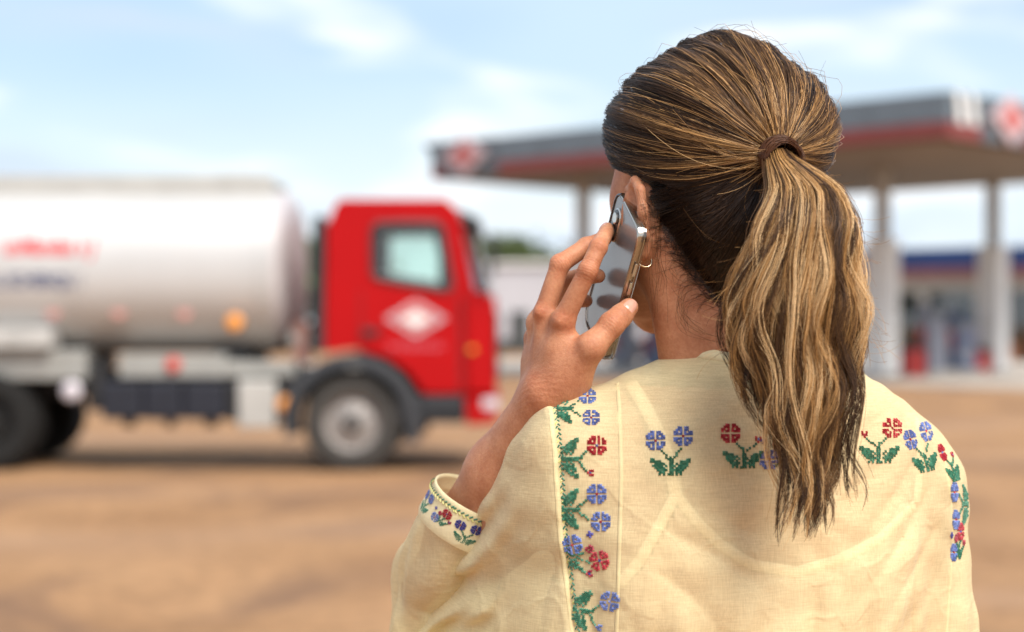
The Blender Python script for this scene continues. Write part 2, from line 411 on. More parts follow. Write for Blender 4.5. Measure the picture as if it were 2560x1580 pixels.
# ------------------------------------------------------------------ trees beyond
m_leaf = [M('leaves dark', (0.065, 0.105, 0.03), 0.7, 0, 0.4, 1.5), M('leaves olive', (0.07, 0.095, 0.025), 0.7, 0, 0.4, 1.5)]
m_bark = M('bark', (0.09, 0.065, 0.045), 0.9, 0, 0.3, 4)
def tree(px, d, h, w, k, label, seed):
    r = np.random.default_rng(seed); b = P(px, 900, d)
    t = thing('broadleaf_tree', label, 'tree', (b.x, b.y, -0.02), 0, 'trees behind the yard')
    mb = MB(); mb.cyl((0, 0, 0), (.1, 0, h*.5), h*.03, h*.018, 9)
    tips = []
    for i in range(7):
        a = i * 0.9 + r.random(); q = Vector((math.cos(a)*w*.3, math.sin(a)*w*.3, h*(.55 + .3*r.random())))
        mb.cyl((.05, 0, h*(.28 + .03*i)), q, h*.012, h*.004, 7); tips.append(q)
    mb.build('trunk', m_bark, t)
    lobes = [np.array(q) + r.normal(0, .06*w, 3) for q in tips for _ in range(2)] + [np.array((r.normal(0, .12*w), r.normal(0, .12*w), h*.85)) for _ in range(3)]
    n = 260; C = np.concatenate([l_ + r.normal(0, 1, (n, 3)) * np.array([w*.12, w*.12, h*.07]) for l_ in lobes])
    C = C[C[:, 2] < h]
    s = h * .018 * (.6 + r.random(len(C)))[:, None]
    a = r.normal(0, 1, (len(C), 3)); a /= np.linalg.norm(a, axis=1)[:, None]; e = np.cross(a, r.normal(0, 1, (len(C), 3))); e /= np.linalg.norm(e, axis=1)[:, None]
    V = np.stack([C - a*s*1.6, C + e*s, C + a*s*1.6, C - e*s], 1).reshape(-1, 3)
    mesh_from('crown', V, np.arange(len(V)).reshape(-1, 4), m_leaf[k], t, smooth=False)
tree(1262, 118, 7.4, 7.5, 1, 'olive green tree top showing above the pale warehouse roof', 3)
tree(748, 62, 4.6, 5.0, 0, 'dark green tree seen in the gap between the tank and the cab', 4)
tree(1345, 128, 6.6, 8.0, 1, "low olive tree over the warehouse roof, next to the woman's fingers", 5)
# ------------------------------------------------------------------ tanker truck, side on
TY = 18.37; TOX = (880 - 1280) / 245.0
def tx(px): return (px - 1280) / 245.0 - TOX
def tz(py): return 1.5 - (py - 812) / 245.0
m_cab = M('red truck paint', (0.40, 0.0015, 0.003), 0.4, 0.0, 0.05, 2, spec=0.2)
m_plastic = M('dark grey plastic', (0.030, 0.032, 0.037), 0.6, 0, 0.15, 5)
m_chassis = M('chassis black', (0.018, 0.018, 0.02), 0.7, 0, 0.25, 5)
m_navy = M('navy box', (0.011, 0.013, 0.022), 0.5, 0, 0.15, 4)
m_tank = M('brushed tank metal', (0.56, 0.55, 0.54), 0.45, 0.25, 0.04, 1.2, bump=0.02, bscale=3)
m_tankend = M('tank end metal', (0.56, 0.51, 0.51), 0.5, 0.25, 0.06, 1.2)
m_alu = M('dusty aluminium', (0.50, 0.49, 0.46), 0.5, 0.4, 0.1, 3)
m_rail = M('grey rail', (0.33, 0.33, 0.31), 0.6, 0.2, 0.1, 3)
m_tyre = M('dusty tyre', (0.045, 0.041, 0.037), 0.9, 0, 0.25, 6, 0.3, 40)
m_rim = M('dusty steel rim', (0.36, 0.33, 0.31), 0.55, 0.25, 0.12, 5)
m_hub = M('hub', (0.02, 0.019, 0.018), 0.6)
m_amber = M('amber lens', (0.80, 0.30, 0.04), 0.25)
m_lens = M('red lens', (0.55, 0.05, 0.03), 0.25)
m_lamp = M('clear lamp', (0.60, 0.56, 0.60), 0.15)
m_rimshade = M('shaded rear rim', (0.02, 0.019, 0.018), 0.8, 0.1, 0.2, 5)  # dusty black rear rim, with the shade on it painted into the colour
m_tyreshade = M('shaded rear tyre', (0.009, 0.0085, 0.008), 0.95, 0, 0.25, 6, 0.3, 40)  # rear copy of the tyre, painted near black for the shade there
m_tglass = glass_mat('tinted cab glass', (0.90, 0.98, 0.95), 0.06)
m_wglass = glass_mat('windscreen glass', (0.80, 0.90, 0.88), 0.22)
m_trim = M('black window trim', (0.02, 0.022, 0.026), 0.45)
m_inner = M('cab interior', (0.045, 0.045, 0.05), 0.8)
m_redtext = M('red lettering', (0.60, 0.03, 0.035), 0.5, 0, 0.03)
m_bluetext = M('navy lettering', (0.035, 0.06, 0.16), 0.5, 0, 0.03)
truck = thing('tanker_truck', 'red cab fuel tanker truck with a silver tank, parked side-on at the left', 'truck', (TOX, TY, 0))
TW = 2.45
# --- cab shell: side panels with window openings, roof, back, nose
outer = [(812, 882), (814, 715), (818, 560), (842, 503), (985, 499), (1120, 505), (1146, 526), (1166, 626), (1188, 727), (1236, 742), (1238, 985), (1060, 985), (1020, 930), (965, 893), (890, 874)]
inner = [(938, 690), (936, 640), (936, 600), (938, 566), (990, 563), (1050, 563), (1098, 566), (1108, 620), (1122, 700), (1124, 722), (1105, 722), (1070, 716), (1020, 708), (980, 700), (950, 694)]
O2 = [(tx(x), tz(y)) for x, y in outer]; I2 = [(tx(x), tz(y)) for x, y in inner]
cabo = None
def side_panel(y_out, y_in):
    mb = MB(); n = len(O2); L = []
    for pts, y in ((O2, y_out), (I2, y_out), (I2, y_in), (O2, y_in)): L.append([mb.bm.verts.new((x, y, z)) for x, z in pts])
    for A, B in zip(L, L[1:] + L[:1]):
        for i in range(n): mb.bm.faces.new((A[i], A[(i+1) % n], B[(i+1) % n], B[i]))
    return mb
cab = side_panel(0.0, 0.09).build('cab', m_cab, truck)
side_panel(TW, TW - 0.09).build('far_side_panel', m_cab, cab)
mb = MB(); n = len(O2)
for i in range(n):
    if i in (6, 7): continue                                   # windscreen
    (x0, z0), (x1, z1) = O2[i], O2[(i+1) % n]
    s = 0.985
    mb.quad((x0, .002, z0), (x1, .002, z1), (x1, TW - .002, z1), (x0, TW - .002, z0))
mb.build('cab_skin', m_cab, cab)
(xa, za), (xb, zb) = O2[6], O2[8]
mb = MB(); G = []
for i in range(7):
    for j in range(13):
        t_, v_ = i / 6, j / 12
        G.append(mb.bm.verts.new((xa + (xb - xa)*t_ + (.10 + .07*t_) * (1 - abs(2*v_ - 1)**2.6), .03 + (TW - .06)*v_, za + (zb - za)*t_ + .002)))
for i in range(6):
    for j in range(12): mb.bm.faces.new((G[i*13+j], G[i*13+j+1], G[(i+1)*13+j+1], G[(i+1)*13+j]))
mb.build('windscreen', m_wglass, cab, True)
door = MB().prism([(tx(x), tz(y)) for x, y in ((905, 735), (1130, 742), (1150, 980), (1062, 980), (1022, 926), (968, 889), (905, 876))], -0.012, -0.002, .004).build('door', m_cab, truck)
MB().box((tx(905), -.05, tz(838)), (tx(950), -.013, tz(822)), .01).build('handle', m_trim, door)
dec = MB().prism([(tx(962), tz(796)), (tx(1040), tz(842)), (tx(1118), tz(796)), (tx(1040), tz(750))], -.018, -.0125).build('diamond_emblem', M('emblem pinkish white', (0.52, 0.40, 0.44), 0.5), door)
MB().prism([(tx(980), tz(795)), (tx(1040), tz(832)), (tx(1100), tz(795)), (tx(1040), tz(758))], -.022, -.0182).build('emblem_ring', m_whitered, dec)
MB().prism([(tx(1003), tz(797)), (tx(1040), tz(817)), (tx(1077), tz(797)), (tx(1040), tz(778))], -.026, -.0222).build('emblem_core', m_white, dec)
def flat_text(txt, px0, px1, py0, py1, y, mat, parent, name='lettering', surf=None, bold=0.0, shear=0.0):
    me = text_mesh(txt, 1.0, shear, bold); co = np.zeros(len(me.vertices) * 3, np.float32); me.vertices.foreach_get('co', co); co = co.reshape(-1, 3)
    lo, hi = co.min(0), co.max(0); x0, x1, zb_, zt = tx(px0), tx(px1), tz(py1), tz(py0)
    X = x0 + (co[:, 0] - lo[0]) / (hi[0] - lo[0]) * (x1 - x0); Z = zb_ + (co[:, 1] - lo[1]) / (hi[1] - lo[1]) * (zt - zb_)
    Y = np.full_like(X, y) if surf is None else surf(Z) - 0.006
    me.vertices.foreach_set('co', np.stack([X, Y, Z], 1).astype(np.float32).ravel()); me.materials.clear(); me.materials.append(mat); me.update()
    return link(name, me, parent)
flat_text('nuclesioun', 972, 1108, 852, 874, -.0135, M('faded pink lettering', (0.50, 0.13, 0.17), 0.5), door)
win = MB()
for p, q in zip(I2, I2[1:] + I2[:1]): win.cyl((p[0], .03, p[1]), (q[0], .03, q[1]), .058, n=8)
win = win.build('window_trim', m_trim, truck)
MB().prism(I2, .040, .052).build('pane', m_tglass, win)
MB().box((tx(1098), .0, tz(720)), (tx(1114), .06, tz(566))).build('quarter_bar', m_trim, win)
win2 = MB().prism(I2, TW - .052, TW - .040).build('far_pane', m_tglass, truck)
MB().box((tx(930), .5, tz(880)), (tx(1000), .95, tz(760)), .05).build('driver_seat', m_inner, truck)
MB().box((tx(930), 1.5, tz(880)), (tx(1000), 1.95, tz(760)), .05).build('passenger_seat', m_inner, truck)
MB().box((tx(1120), .2, tz(800)), (tx(1205), TW - .2, tz(735)), .05).build('dashboard', m_inner, truck)
MB().box((tx(816), .1, tz(873)), (tx(1225), TW - .1, tz(868))).build('cab_floor', m_inner, truck)
MB().prism([(tx(1150), tz(524)), (tx(1200), tz(548)), (tx(1196), tz(572)), (tx(1168), tz(548))], -.03, TW + .03, .01).build('sun_visor', m_trim, truck)
mir = MB().box((tx(1224), -.25, tz(690)), (tx(1238), -.02, tz(600)), .02).build('side_mirror', m_trim, truck)
MB().cyl((tx(1165), -.02, tz(575)), (tx(1230), -.13, tz(604)), .015, n=8).build('mirror_arm', m_trim, mir)
bump = MB().prism([(tx(x), tz(y)) for x, y in ((1162, 988), (1240, 988), (1246, 1010), (1240, 1060), (1165, 1064))], -.01, TW + .01, .03).build('bumper', m_cab, truck)
MB().box((tx(1205), -.03, tz(1025)), (tx(1246), .25, tz(995)), .03).build('headlight', m_lamp, bump)
MB().box((tx(1205), TW - .25, tz(1025)), (tx(1246), TW + .03, tz(995)), .03).build('headlight', m_lamp, bump)
MB().box((tx(1240), .3, tz(960)), (tx(1244), TW - .3, tz(780)), .01).build('grille', m_plastic, truck)
for a_, b_, c2, d2 in ((902, 728, 906, 878), (1130, 738, 1134, 740), (1150, 742, 1154, 982)):
    MB().box((tx(a_), -.004, tz(d2)), (tx(c2), -.0015, tz(b_))).build('door_gap', m_trim, truck)
MB().prism([(tx(x), tz(y)) for x, y in ((1160, 745), (1237, 752), (1240, 982), (1168, 982))], -.035, -.003, .03).build('corner_deflector', m_cab, truck)
MB().box((tx(1172), -.06, tz(880)), (tx(1190), -.036, tz(868)), .006).build('side_indicator', m_amber, truck)
MB().box((tx(842), .3, tz(499) - .01), (tx(1115), TW - .3, tz(499) + .03), .012).build('roof_panel', m_cab, truck)
for y_ in (.4, TW - .4): MB().box((tx(1105), y_ - .06, tz(505)), (tx(1125), y_ + .06, tz(497)), .01).build('roof_lamp', m_amber, truck)
st = MB().box((tx(1046), .02, tz(1058)), (tx(1160), .55, tz(988)), .02).build('step', m_plastic, truck)
for y in (1030, 1056): MB().box((tx(1052), -.03, tz(y)), (tx(1158), .02, tz(y - 12)), .008).build('tread', m_chassis, st)
ex_ = MB().box((tx(782), -.02, tz(880)), (tx(810), .45, tz(548)), .03).build('air_intake_stack', m_trim, truck)
MB().box((tx(784), .0, tz(548) + .001), (tx(808), .40, tz(540)), .01).build('stack_cap', m_chassis, ex_)
# --- wheels
def wheel(cx, cy, cz, r, dual, name='wheel'):
    s = 1 if cy < TW / 2 else -1
    w = link(name, None, truck); w.location = (cx, cy, cz)
    W = .30 if not dual else .62
    pf = [(r*.58, 0.0), (r*.66, -.012), (r*.80, -.016), (r*.93, -.004), (r*.985, .03), (r, .06), (r, W - .06), (r*.985, W - .03), (r*.93, W), (r*.58, W)]
    MB().lathe([(a, s*b) for a, b in pf], (0, 0, 0), 'Y', 48).build('tyre', m_tyreshade if dual else m_tyre, w, True)
    tread = MB()
    for i in range(48):
        a = 2 * math.pi * i / 48; mm = Matrix.Rotation(a, 4, 'Y')
        tread.box((r - .004, min(s*.03, s*(W-.03)), -.018), (r + .010, max(s*.03, s*(W-.03)), .010), 0, mm)
    tread.build('tread_block', m_tyreshade if dual else m_tyre, w)['kind'] = 'stuff'
    d = .10 if dual else .02
    rim = MB().lathe([(a, s*b) for a, b in ((r*.60, .004), (r*.56, .02), (r*.545, .05), (r*.50, .055 + d), (r*.40, .03 + d), (r*.27, .0 + d), (r*.20, -.01 + d), (r*.19, .02), (0.001, .02))], (0, 0, 0), 'Y', 40).build('rim', m_rimshade if dual else m_rim, w, True)
    MB().lathe([(a, s*b) for a, b in ((r*.15, .025), (r*.15, -.03), (r*.12, -.045), (.001, -.05))], (0, 0, 0), 'Y', 24).build('hub', m_hub, w, True)
    nuts = MB()
    for i in range(10):
        a = 2 * math.pi * i / 10; nuts.cyl((math.cos(a)*r*.33, s*(.04 + d), math.sin(a)*r*.33), (math.cos(a)*r*.33, s*(d - .03), math.sin(a)*r*.33), .018, n=6)
    nuts.build('wheel_nuts', m_hub, w)['kind'] = 'stuff'
    return w
wheel(0, .03, .495, .497, False); wheel(0, TW - .03, .495, .497, False)
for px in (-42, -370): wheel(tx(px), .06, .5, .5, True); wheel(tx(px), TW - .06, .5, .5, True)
# front fender: a thick arch
def arch(cx, cz, r0, r1, y0, y1, a0, a1, name, mat):
    mb = MB(); mb.lathe([(r0, y0), (r1, y0 + .015), (r1, y1), (r0, y1), (r0, y0)], (cx, 0, cz), 'Y', 22, a0, a1)
    return mb.build(name, mat, truck, True)
arch(0, .50, .575, .70, -.06, .55, R(-18), R(192), 'fender', m_plastic)
arch(0, .50, .575, .70, TW - .55, TW + .06, R(-18), R(192), 'fender', m_plastic)
MB().box((tx(990), .03, tz(1060)), (tx(1044), .5, tz(985)), .02).build('fender_flap', m_plastic, truck)
# --- chassis and boxes
for y in (.75, TW - .95): MB().box((tx(-500), y, tz(1000)), (tx(1150), y + .2, tz(930)), .02).build('chassis_rail', m_chassis, truck)
for px in (-42, -370, 880): MB().cyl((tx(px), .1, .5), (tx(px), TW - .1, .5), .09, n=12).build('axle', m_chassis, truck)
MB().box((tx(290), .12, tz(945)), (tx(560), .5, tz(885)), .02).build('side_rail', m_rail, truck)
MB().box((tx(560), .14, tz(942)), (tx(735), .5, tz(905)), .02).build('side_rail', m_rail, truck)
MB().box((tx(-420), .14, tz(950)), (tx(205), .5, tz(875)), .02).build('rear_fender_panel', m_rail, truck)
cabn = MB().box((tx(-70), -.02, tz(870)), (tx(126), .4, tz(818)), .02).build('hose_cabinet', M('off white locker', (0.46, 0.45, 0.43), 0.5), truck)
MB().box((tx(20), -.035, tz(848)), (tx(50), -.021, tz(840)), .004).build('latch', m_steel, cabn)
for a, b_ in ((250, 352), (356, 452), (456, 560)):
    k = MB().box((tx(a), .05, tz(1050)), (tx(b_), .62, tz(955)), .035).build('side_locker', m_navy, truck)
    MB().cyl((tx(a) + .2, .2, tz(1058)), (tx(b_) - .1, .2, tz(1058)), .05, n=12).build('drain_pipe', m_chassis, k)
MB().box((tx(200), .3, tz(1030)), (tx(248), .7, tz(905)), .03).build('air_bottle_bracket', m_chassis, truck)
MB().box((tx(562), .12, tz(1055)), (tx(588), .6, tz(950)), .02).build('bracket', m_chassis, truck)
MB().box((tx(592), .04, tz(1072)), (tx(688), .62, tz(950)), .03).build('fuel_tank', m_alu, truck)
MB().lathe([(.085, .0), (.10, -.05), (.08, -.07), (.001, -.08)], (tx(175), .1, tz(978)), 'Y', 20).build('work_lamp', m_lamp, truck, True)
for px, py, r, mt, nm in ((585, 806, .085, m_amber, 'amber_marker'), (712, 1012, .085, m_amber, 'amber_marker'), (428, 912, .075, m_lens, 'red_marker')):
    MB().lathe([(r, .03), (r, -.02), (r*.8, -.035), (.001, -.04)], (tx(px), .03 if py != 912 else .11, tz(py)), 'Y', 18).build(nm, mt, truck, True)
MB().box((tx(700), .2, tz(1060)), (tx(742), .5, tz(940)), .02).build('mud_guard', m_plastic, truck)
mf = MB().cyl((tx(748), .35, tz(905)), (tx(748), .35, tz(805)), .10, n=14).build('valve_post', M('pinkish primer pipe', (0.42, 0.22, 0.18), 0.6), truck)
MB().cyl((tx(715), .35, tz(850)), (tx(770), .35, tz(850)), .09, n=14).build('valve_pipe', m_rail, mf)
# --- tank
TZ, TA, TB, TYC = 2.07, .87, 1.19, TW / 2
def tank_surf(Z): return TYC - TB * np.power(np.clip(1 - np.abs((Z - TZ) / TA) ** 2.4, 0, 1), 1 / 2.4)
def tank_ring(x, s, n=72):
    out = []
    for i in range(n):
        a = 2 * math.pi * i / n; c_, sn = math.cos(a), math.sin(a); e = 2 / 2.4
        out.append((x, TYC + TB * s * math.copysign(abs(c_) ** e, c_), TZ + TA * s * math.copysign(abs(sn) ** e, sn)))
    return out
def loft(rings, name, mat, parent, cap=True):
    mb = MB(); L = [[mb.bm.verts.new(p) for p in r] for r in rings]; n = len(L[0])
    for A, B in zip(L, L[1:]):
        for i in range(n): mb.bm.faces.new((A[i], A[(i+1) % n], B[(i+1) % n], B[i]))
    if cap: mb.bm.faces.new(L[0][::-1]); mb.bm.faces.new(L[-1])
    return mb.build(name, mat, parent, True)
TX0, TX1 = tx(-560), tx(676)
tank = loft([tank_ring(TX0, 1), tank_ring(TX0 + .01, 1.0), tank_ring(TX1 - .01, 1.0), tank_ring(TX1, 1.0)], 'tank', m_tank, truck, False)
loft([tank_ring(TX1 + .002, 1.0)] + [tank_ring(TX1 + .16 * math.sin(t), math.cos(t)**.4 * .995) for t in np.linspace(.05, 1.45, 9)], 'front_dome', m_tankend, tank)
loft([tank_ring(TX0 - .002, 1.0)] + [tank_ring(TX0 - .24 * math.sin(t), math.cos(t) * .995) for t in np.linspace(.05, 1.45, 9)], 'rear_dome', m_tankend, tank)
for px in (-260, 190, 650):
    loft([tank_ring(tx(px) - .03, 1.004), tank_ring(tx(px) - .028, 1.012), tank_ring(tx(px) + .028, 1.012), tank_ring(tx(px) + .03, 1.004)], 'tank_band', m_tank, tank, False)
wk = MB().box((TX0 + .2, TYC - .55, 2.93), (TX1 - .05, TYC + .55, 3.02), .01).build('walkway', m_rail, tank)
for y in (TYC - .6, TYC + .6): MB().box((TX0 + .2, y - .02, 2.86), (TX1 - .05, y + .02, 3.08), .008).build('coaming', m_alu, tank)
for px in (-380, -140, 100, 340, 570):
    h_ = MB().cyl((tx(px), TYC, 3.021), (tx(px), TYC, 3.10), .26, n=24).build('manhole', m_alu, tank)
MB().box((tx(510), TYC - .3, 3.022), (tx(600), TYC + .3, 3.12), .03).build('vent_box', m_rail, tank)
for i in range(3):
    MB().lathe([(.075, 0), (.075, -.012), (.001, -.014)], (tx(125 + 165 * i), float(tank_surf(np.array(tz(778)))) + .006, tz(778)), 'Y', 18).build('round_sticker', M('faded red sticker', (0.55, 0.27, 0.24), 0.5), tank)
flat_text('unMandaula J', 6, 236, 592, 650, 0, m_redtext, tank, 'red_lettering', tank_surf, 0.03, 0.18)
flat_text('COMERCIAL ECHERIQUE', -190, 204, 682, 726, 0, m_bluetext, tank, 'navy_lettering', tank_surf, 0.028)
for px in (-460, 100, 520): MB().box((tx(px), .45, tz(925)), (tx(px) + .35, TW - .45, tz(868)), .01).build('tank_saddle', m_chassis, truck)
# ------------------------------------------------------------------ distance-field modelling: smooth unions of tapered capsules and ellipsoids
class Field:
    def __init__(s, lo, hi, h):
        s.lo = np.array(lo, np.float32); s.h = h
        s.n = np.ceil((np.array(hi) - s.lo) / h).astype(int) + 1
        s.ax = [s.lo[i] + h * np.arange(s.n[i], dtype=np.float32) for i in range(3)]
        s.d = np.full(s.n, 0.2, np.float32)
    def sub(s, lo, hi):
        i0 = np.clip(np.floor((np.array(lo) - s.lo) / s.h).astype(int), 0, s.n); i1 = np.clip(np.ceil((np.array(hi) - s.lo) / s.h).astype(int) + 1, 0, s.n)
        sl = tuple(slice(a, b) for a, b in zip(i0, i1))
        return sl, s.ax[0][sl[0]][:, None, None], s.ax[1][sl[1]][None, :, None], s.ax[2][sl[2]][None, None, :]
    def put(s, sl, v, k, mode):
        a = s.d[sl]
        if mode == 'add':
            hh = np.maximum(k - np.abs(a - v), 0) / k; s.d[sl] = np.minimum(a, v) - hh * hh * k * 0.25
        else:
            hh = np.maximum(k - np.abs(a + v), 0) / k; s.d[sl] = np.maximum(a, -v) + hh * hh * k * 0.25
    def cone(s, a, b, ra, rb, k=0.01, mode='add'):
        a, b = np.array(a, np.float32), np.array(b, np.float32); m = max(ra, rb) + k + 4 * s.h
        sl, X, Y, Z = s.sub(np.minimum(a, b) - m, np.maximum(a, b) + m)
        if 0 in s.d[sl].shape: return s
        ba = b - a; t = np.clip(((X - a[0])*ba[0] + (Y - a[1])*ba[1] + (Z - a[2])*ba[2]) / max(float(ba @ ba), 1e-9), 0, 1)
        v = np.sqrt((X - a[0] - t*ba[0])**2 + (Y - a[1] - t*ba[1])**2 + (Z - a[2] - t*ba[2])**2) - (ra + (rb - ra) * t)
        s.put(sl, v, k, mode); return s
    def chain(s, pts, rs, k=0.004, mode='add', k0=None):
        for i in range(len(pts) - 1): s.cone(pts[i], pts[i+1], rs[i], rs[i+1], k0 if (k0 and i == 0) else k, mode)
        return s
    def ball(s, c, rad, rot=None, k=0.01, mode='add'):
        c = np.array(c, np.float32); rad = np.array(rad, np.float32); m = float(rad.max()) + k + 4 * s.h
        sl, X, Y, Z = s.sub(c - m, c + m)
        if 0 in s.d[sl].shape: return s
        X, Y, Z = X - c[0], Y - c[1], Z - c[2]
        if rot is None: rot = np.eye(3, dtype=np.float32)
        q = [(X*rot[0, i] + Y*rot[1, i] + Z*rot[2, i]) / rad[i] for i in range(3)]
        k0 = np.sqrt(q[0]**2 + q[1]**2 + q[2]**2); k1 = np.sqrt((q[0]/rad[0])**2 + (q[1]/rad[1])**2 + (q[2]/rad[2])**2)
        s.put(sl, k0 * (k0 - 1) / np.maximum(k1, 1e-6), k, mode); return s
    def mesh(s):
        """naive surface nets"""
        d = s.d; neg = d < 0
        c = np.zeros(np.array(d.shape) - 1, np.uint8)
        for i in (0, 1):
            for j in (0, 1):
                for k in (0, 1): c += neg[i:d.shape[0]-1+i, j:d.shape[1]-1+j, k:d.shape[2]-1+k]
        act = (c > 0) & (c < 8); idx = np.argwhere(act); N = len(idx)
        vid = np.full(c.shape, -1, np.int32); vid[act] = np.arange(N, dtype=np.int32)
        corner = np.array([(i, j, k) for i in (0, 1) for j in (0, 1) for k in (0, 1)])
        vals = np.stack([d[idx[:, 0]+o[0], idx[:, 1]+o[1], idx[:, 2]+o[2]] for o in corner], 1)
        acc = np.zeros((N, 3), np.float32); cnt = np.zeros((N, 1), np.float32)
        for a in range(8):
            for b in range(a + 1, 8):
                if np.abs(corner[a] - corner[b]).sum() != 1: continue
                va, vb = vals[:, a], vals[:, b]; m = (va < 0) != (vb < 0)
                t = np.where(m, va / np.where(m, va - vb, 1), 0)[:, None]
                acc += np.where(m[:, None], corner[a] + t * (corner[b] - corner[a]), 0); cnt += m[:, None]
        V = s.lo + s.h * (idx + acc / np.maximum(cnt, 1))
        faces = []
        for ax in range(3):
            u, w = (ax + 1) % 3, (ax + 2) % 3
            A = np.take(neg, np.arange(0, d.shape[ax]-1), ax); B = np.take(neg, np.arange(1, d.shape[ax]), ax)
            e = np.argwhere(A != B); ok = (e[:, u] > 0) & (e[:, w] > 0) & (e[:, u] < d.shape[u]-1) & (e[:, w] < d.shape[w]-1); e = e[ok]
            sgn = A[e[:, 0], e[:, 1], e[:, 2]]
            def g(du, dw):
                q = e.copy(); q[:, u] -= du; q[:, w] -= dw; return vid[q[:, 0], q[:, 1], q[:, 2]]
            q = np.stack([g(1, 1), g(0, 1), g(0, 0), g(1, 0)], 1); q[~sgn] = q[~sgn][:, ::-1]
            faces.append(q)
        return V, np.concatenate(faces)
def relax(V, Fc, it=2, lam=0.5):
    E = np.concatenate([Fc[:, [0, 1]], Fc[:, [1, 2]], Fc[:, [2, 3]], Fc[:, [3, 0]]])
    for _ in range(it):
        acc = np.zeros_like(V); cnt = np.bincount(E.ravel(), minlength=len(V))[:, None]
        for i in range(3): acc[:, i] = np.bincount(E[:, 0], V[E[:, 1], i], len(V)) + np.bincount(E[:, 1], V[E[:, 0], i], len(V))
        V = V + lam * (acc / np.maximum(cnt, 1) - V)
    return V
def keep(V, Fc, m):
    """keep the faces whose vertices are all in the mask"""
    f = Fc[m[Fc].all(1)]; used = np.unique(f); mp = np.full(len(V), -1); mp[used] = np.arange(len(used)); return V[used], mp[f]
def bvh(V, Fc): return BVHTree.FromPolygons([tuple(map(float, v)) for v in V], [tuple(map(int, f)) for f in Fc])
EYE = Vector((0, 0, CAM_Z))
def cast(tree, x, y):
    d = P(x, y, 1.0) - EYE; d.normalize(); h = tree.ray_cast(EYE, d); return h[0], h[1]
def sm(t): t = np.clip(t, 0, 1); return t * t * (3 - 2 * t)

# ------------------------------------------------------------------ the woman: frames and landmarks
HC = nP(1786, 362, 1.5)                                        # middle of the skull
h_f, h_r, h_u = np.array((-.5, .866, 0)), np.array((.866, .5, 0)), np.array((0, 0, 1.0))   # the head is turned to the left
HR = np.stack([h_r, h_f, h_u], 1)
def H(r, f, u): return HC + HR @ np.array((r, f, u))
b_r, b_f = np.array((.951, .309, 0)), np.array((-.309, .951, 0))
BR = np.stack([b_r, b_f, h_u], 1)
def B(r, f, z): return np.array((.186, 1.5, z)) + b_r * r + b_f * f
LSH, RSH = np.array((.054, 1.455, 1.392)), B(.155, 0, 1.357)
ELB, WRI = nP(1086, 1478, 1.612), nP(1380, 985, 1.462)
SLV = nP(1108, 1476, 1.61)                                     # where the loose sleeve bends
CUFF = nP(1168, 1318, 1.550)
RELB, RWRI = B(.172, -.01, 1.09), B(.16, .10, .88)
NECK0, NECK1 = np.array((.192, 1.497, 1.43)), H(.006, -.018, -.09)

# phone first: the hand closes on it
ph_TL, ph_TR, ph_BR = nP(1545, 468, 1.4685), nP(1600, 580, 1.416), nP(1511, 920, 1.486)
ph_s = ph_TR - ph_TL; ph_w = np.linalg.norm(ph_s); ph_s /= ph_w
ph_l = ph_BR - ph_TR; ph_l -= ph_s * (ph_l @ ph_s); ph_h = np.linalg.norm(ph_l); ph_l /= ph_h
ph_n = np.cross(ph_l, ph_s); ph_n *= -np.sign(ph_n @ (ph_TR - np.array(EYE)))       # out of the back, towards the camera
def on_phone(x, y, off=0.0):
    """point over the phone's back under that place in the photograph"""
    d = np.array(P(x, y, 1.0)) - np.array(EYE); t = ((ph_TR + ph_n * off - np.array(EYE)) @ ph_n) / (d @ ph_n); return np.array(EYE) + d * t

def torso(fd, o):
    """back, shoulders and waist; o is the distance the cloth stands off"""
    k = .045
    fd.ball(B(0, .02, 1.26), (.150 + o, .098 + o, .20 + o), BR, k)
    fd.ball(B(0, .015, 1.03), (.138 + o, .098 + o, .26 + o), BR, k)
    fd.ball(B(0, .0, .86), (.168 + o, .122 + o, .16 + o), BR, k)
    for s in (-1, 1): fd.ball(B(.078*s, -.040, 1.325), (.058 + o, .036 + o, .09 + o), BR, k)
    fd.ball(B(0, -.018, 1.385), (.10 + o, .055 + o, .074 + o), BR, .03)
    fd.cone(B(0, -.005, 1.432), LSH, .044 + o, .038 + o, .04)
    fd.cone(B(.02, -.005, 1.436), RSH, .044 + o, .044 + o, .04); fd.cone(B(.05, -.005, 1.425), B(.12, -.002, 1.39), .040 + o, .040 + o, .04)
    for s in (-1, 1): fd.ball(B(.07*s, .095, 1.24), (.062 + o, .05 + o, .065 + o), BR, .03)

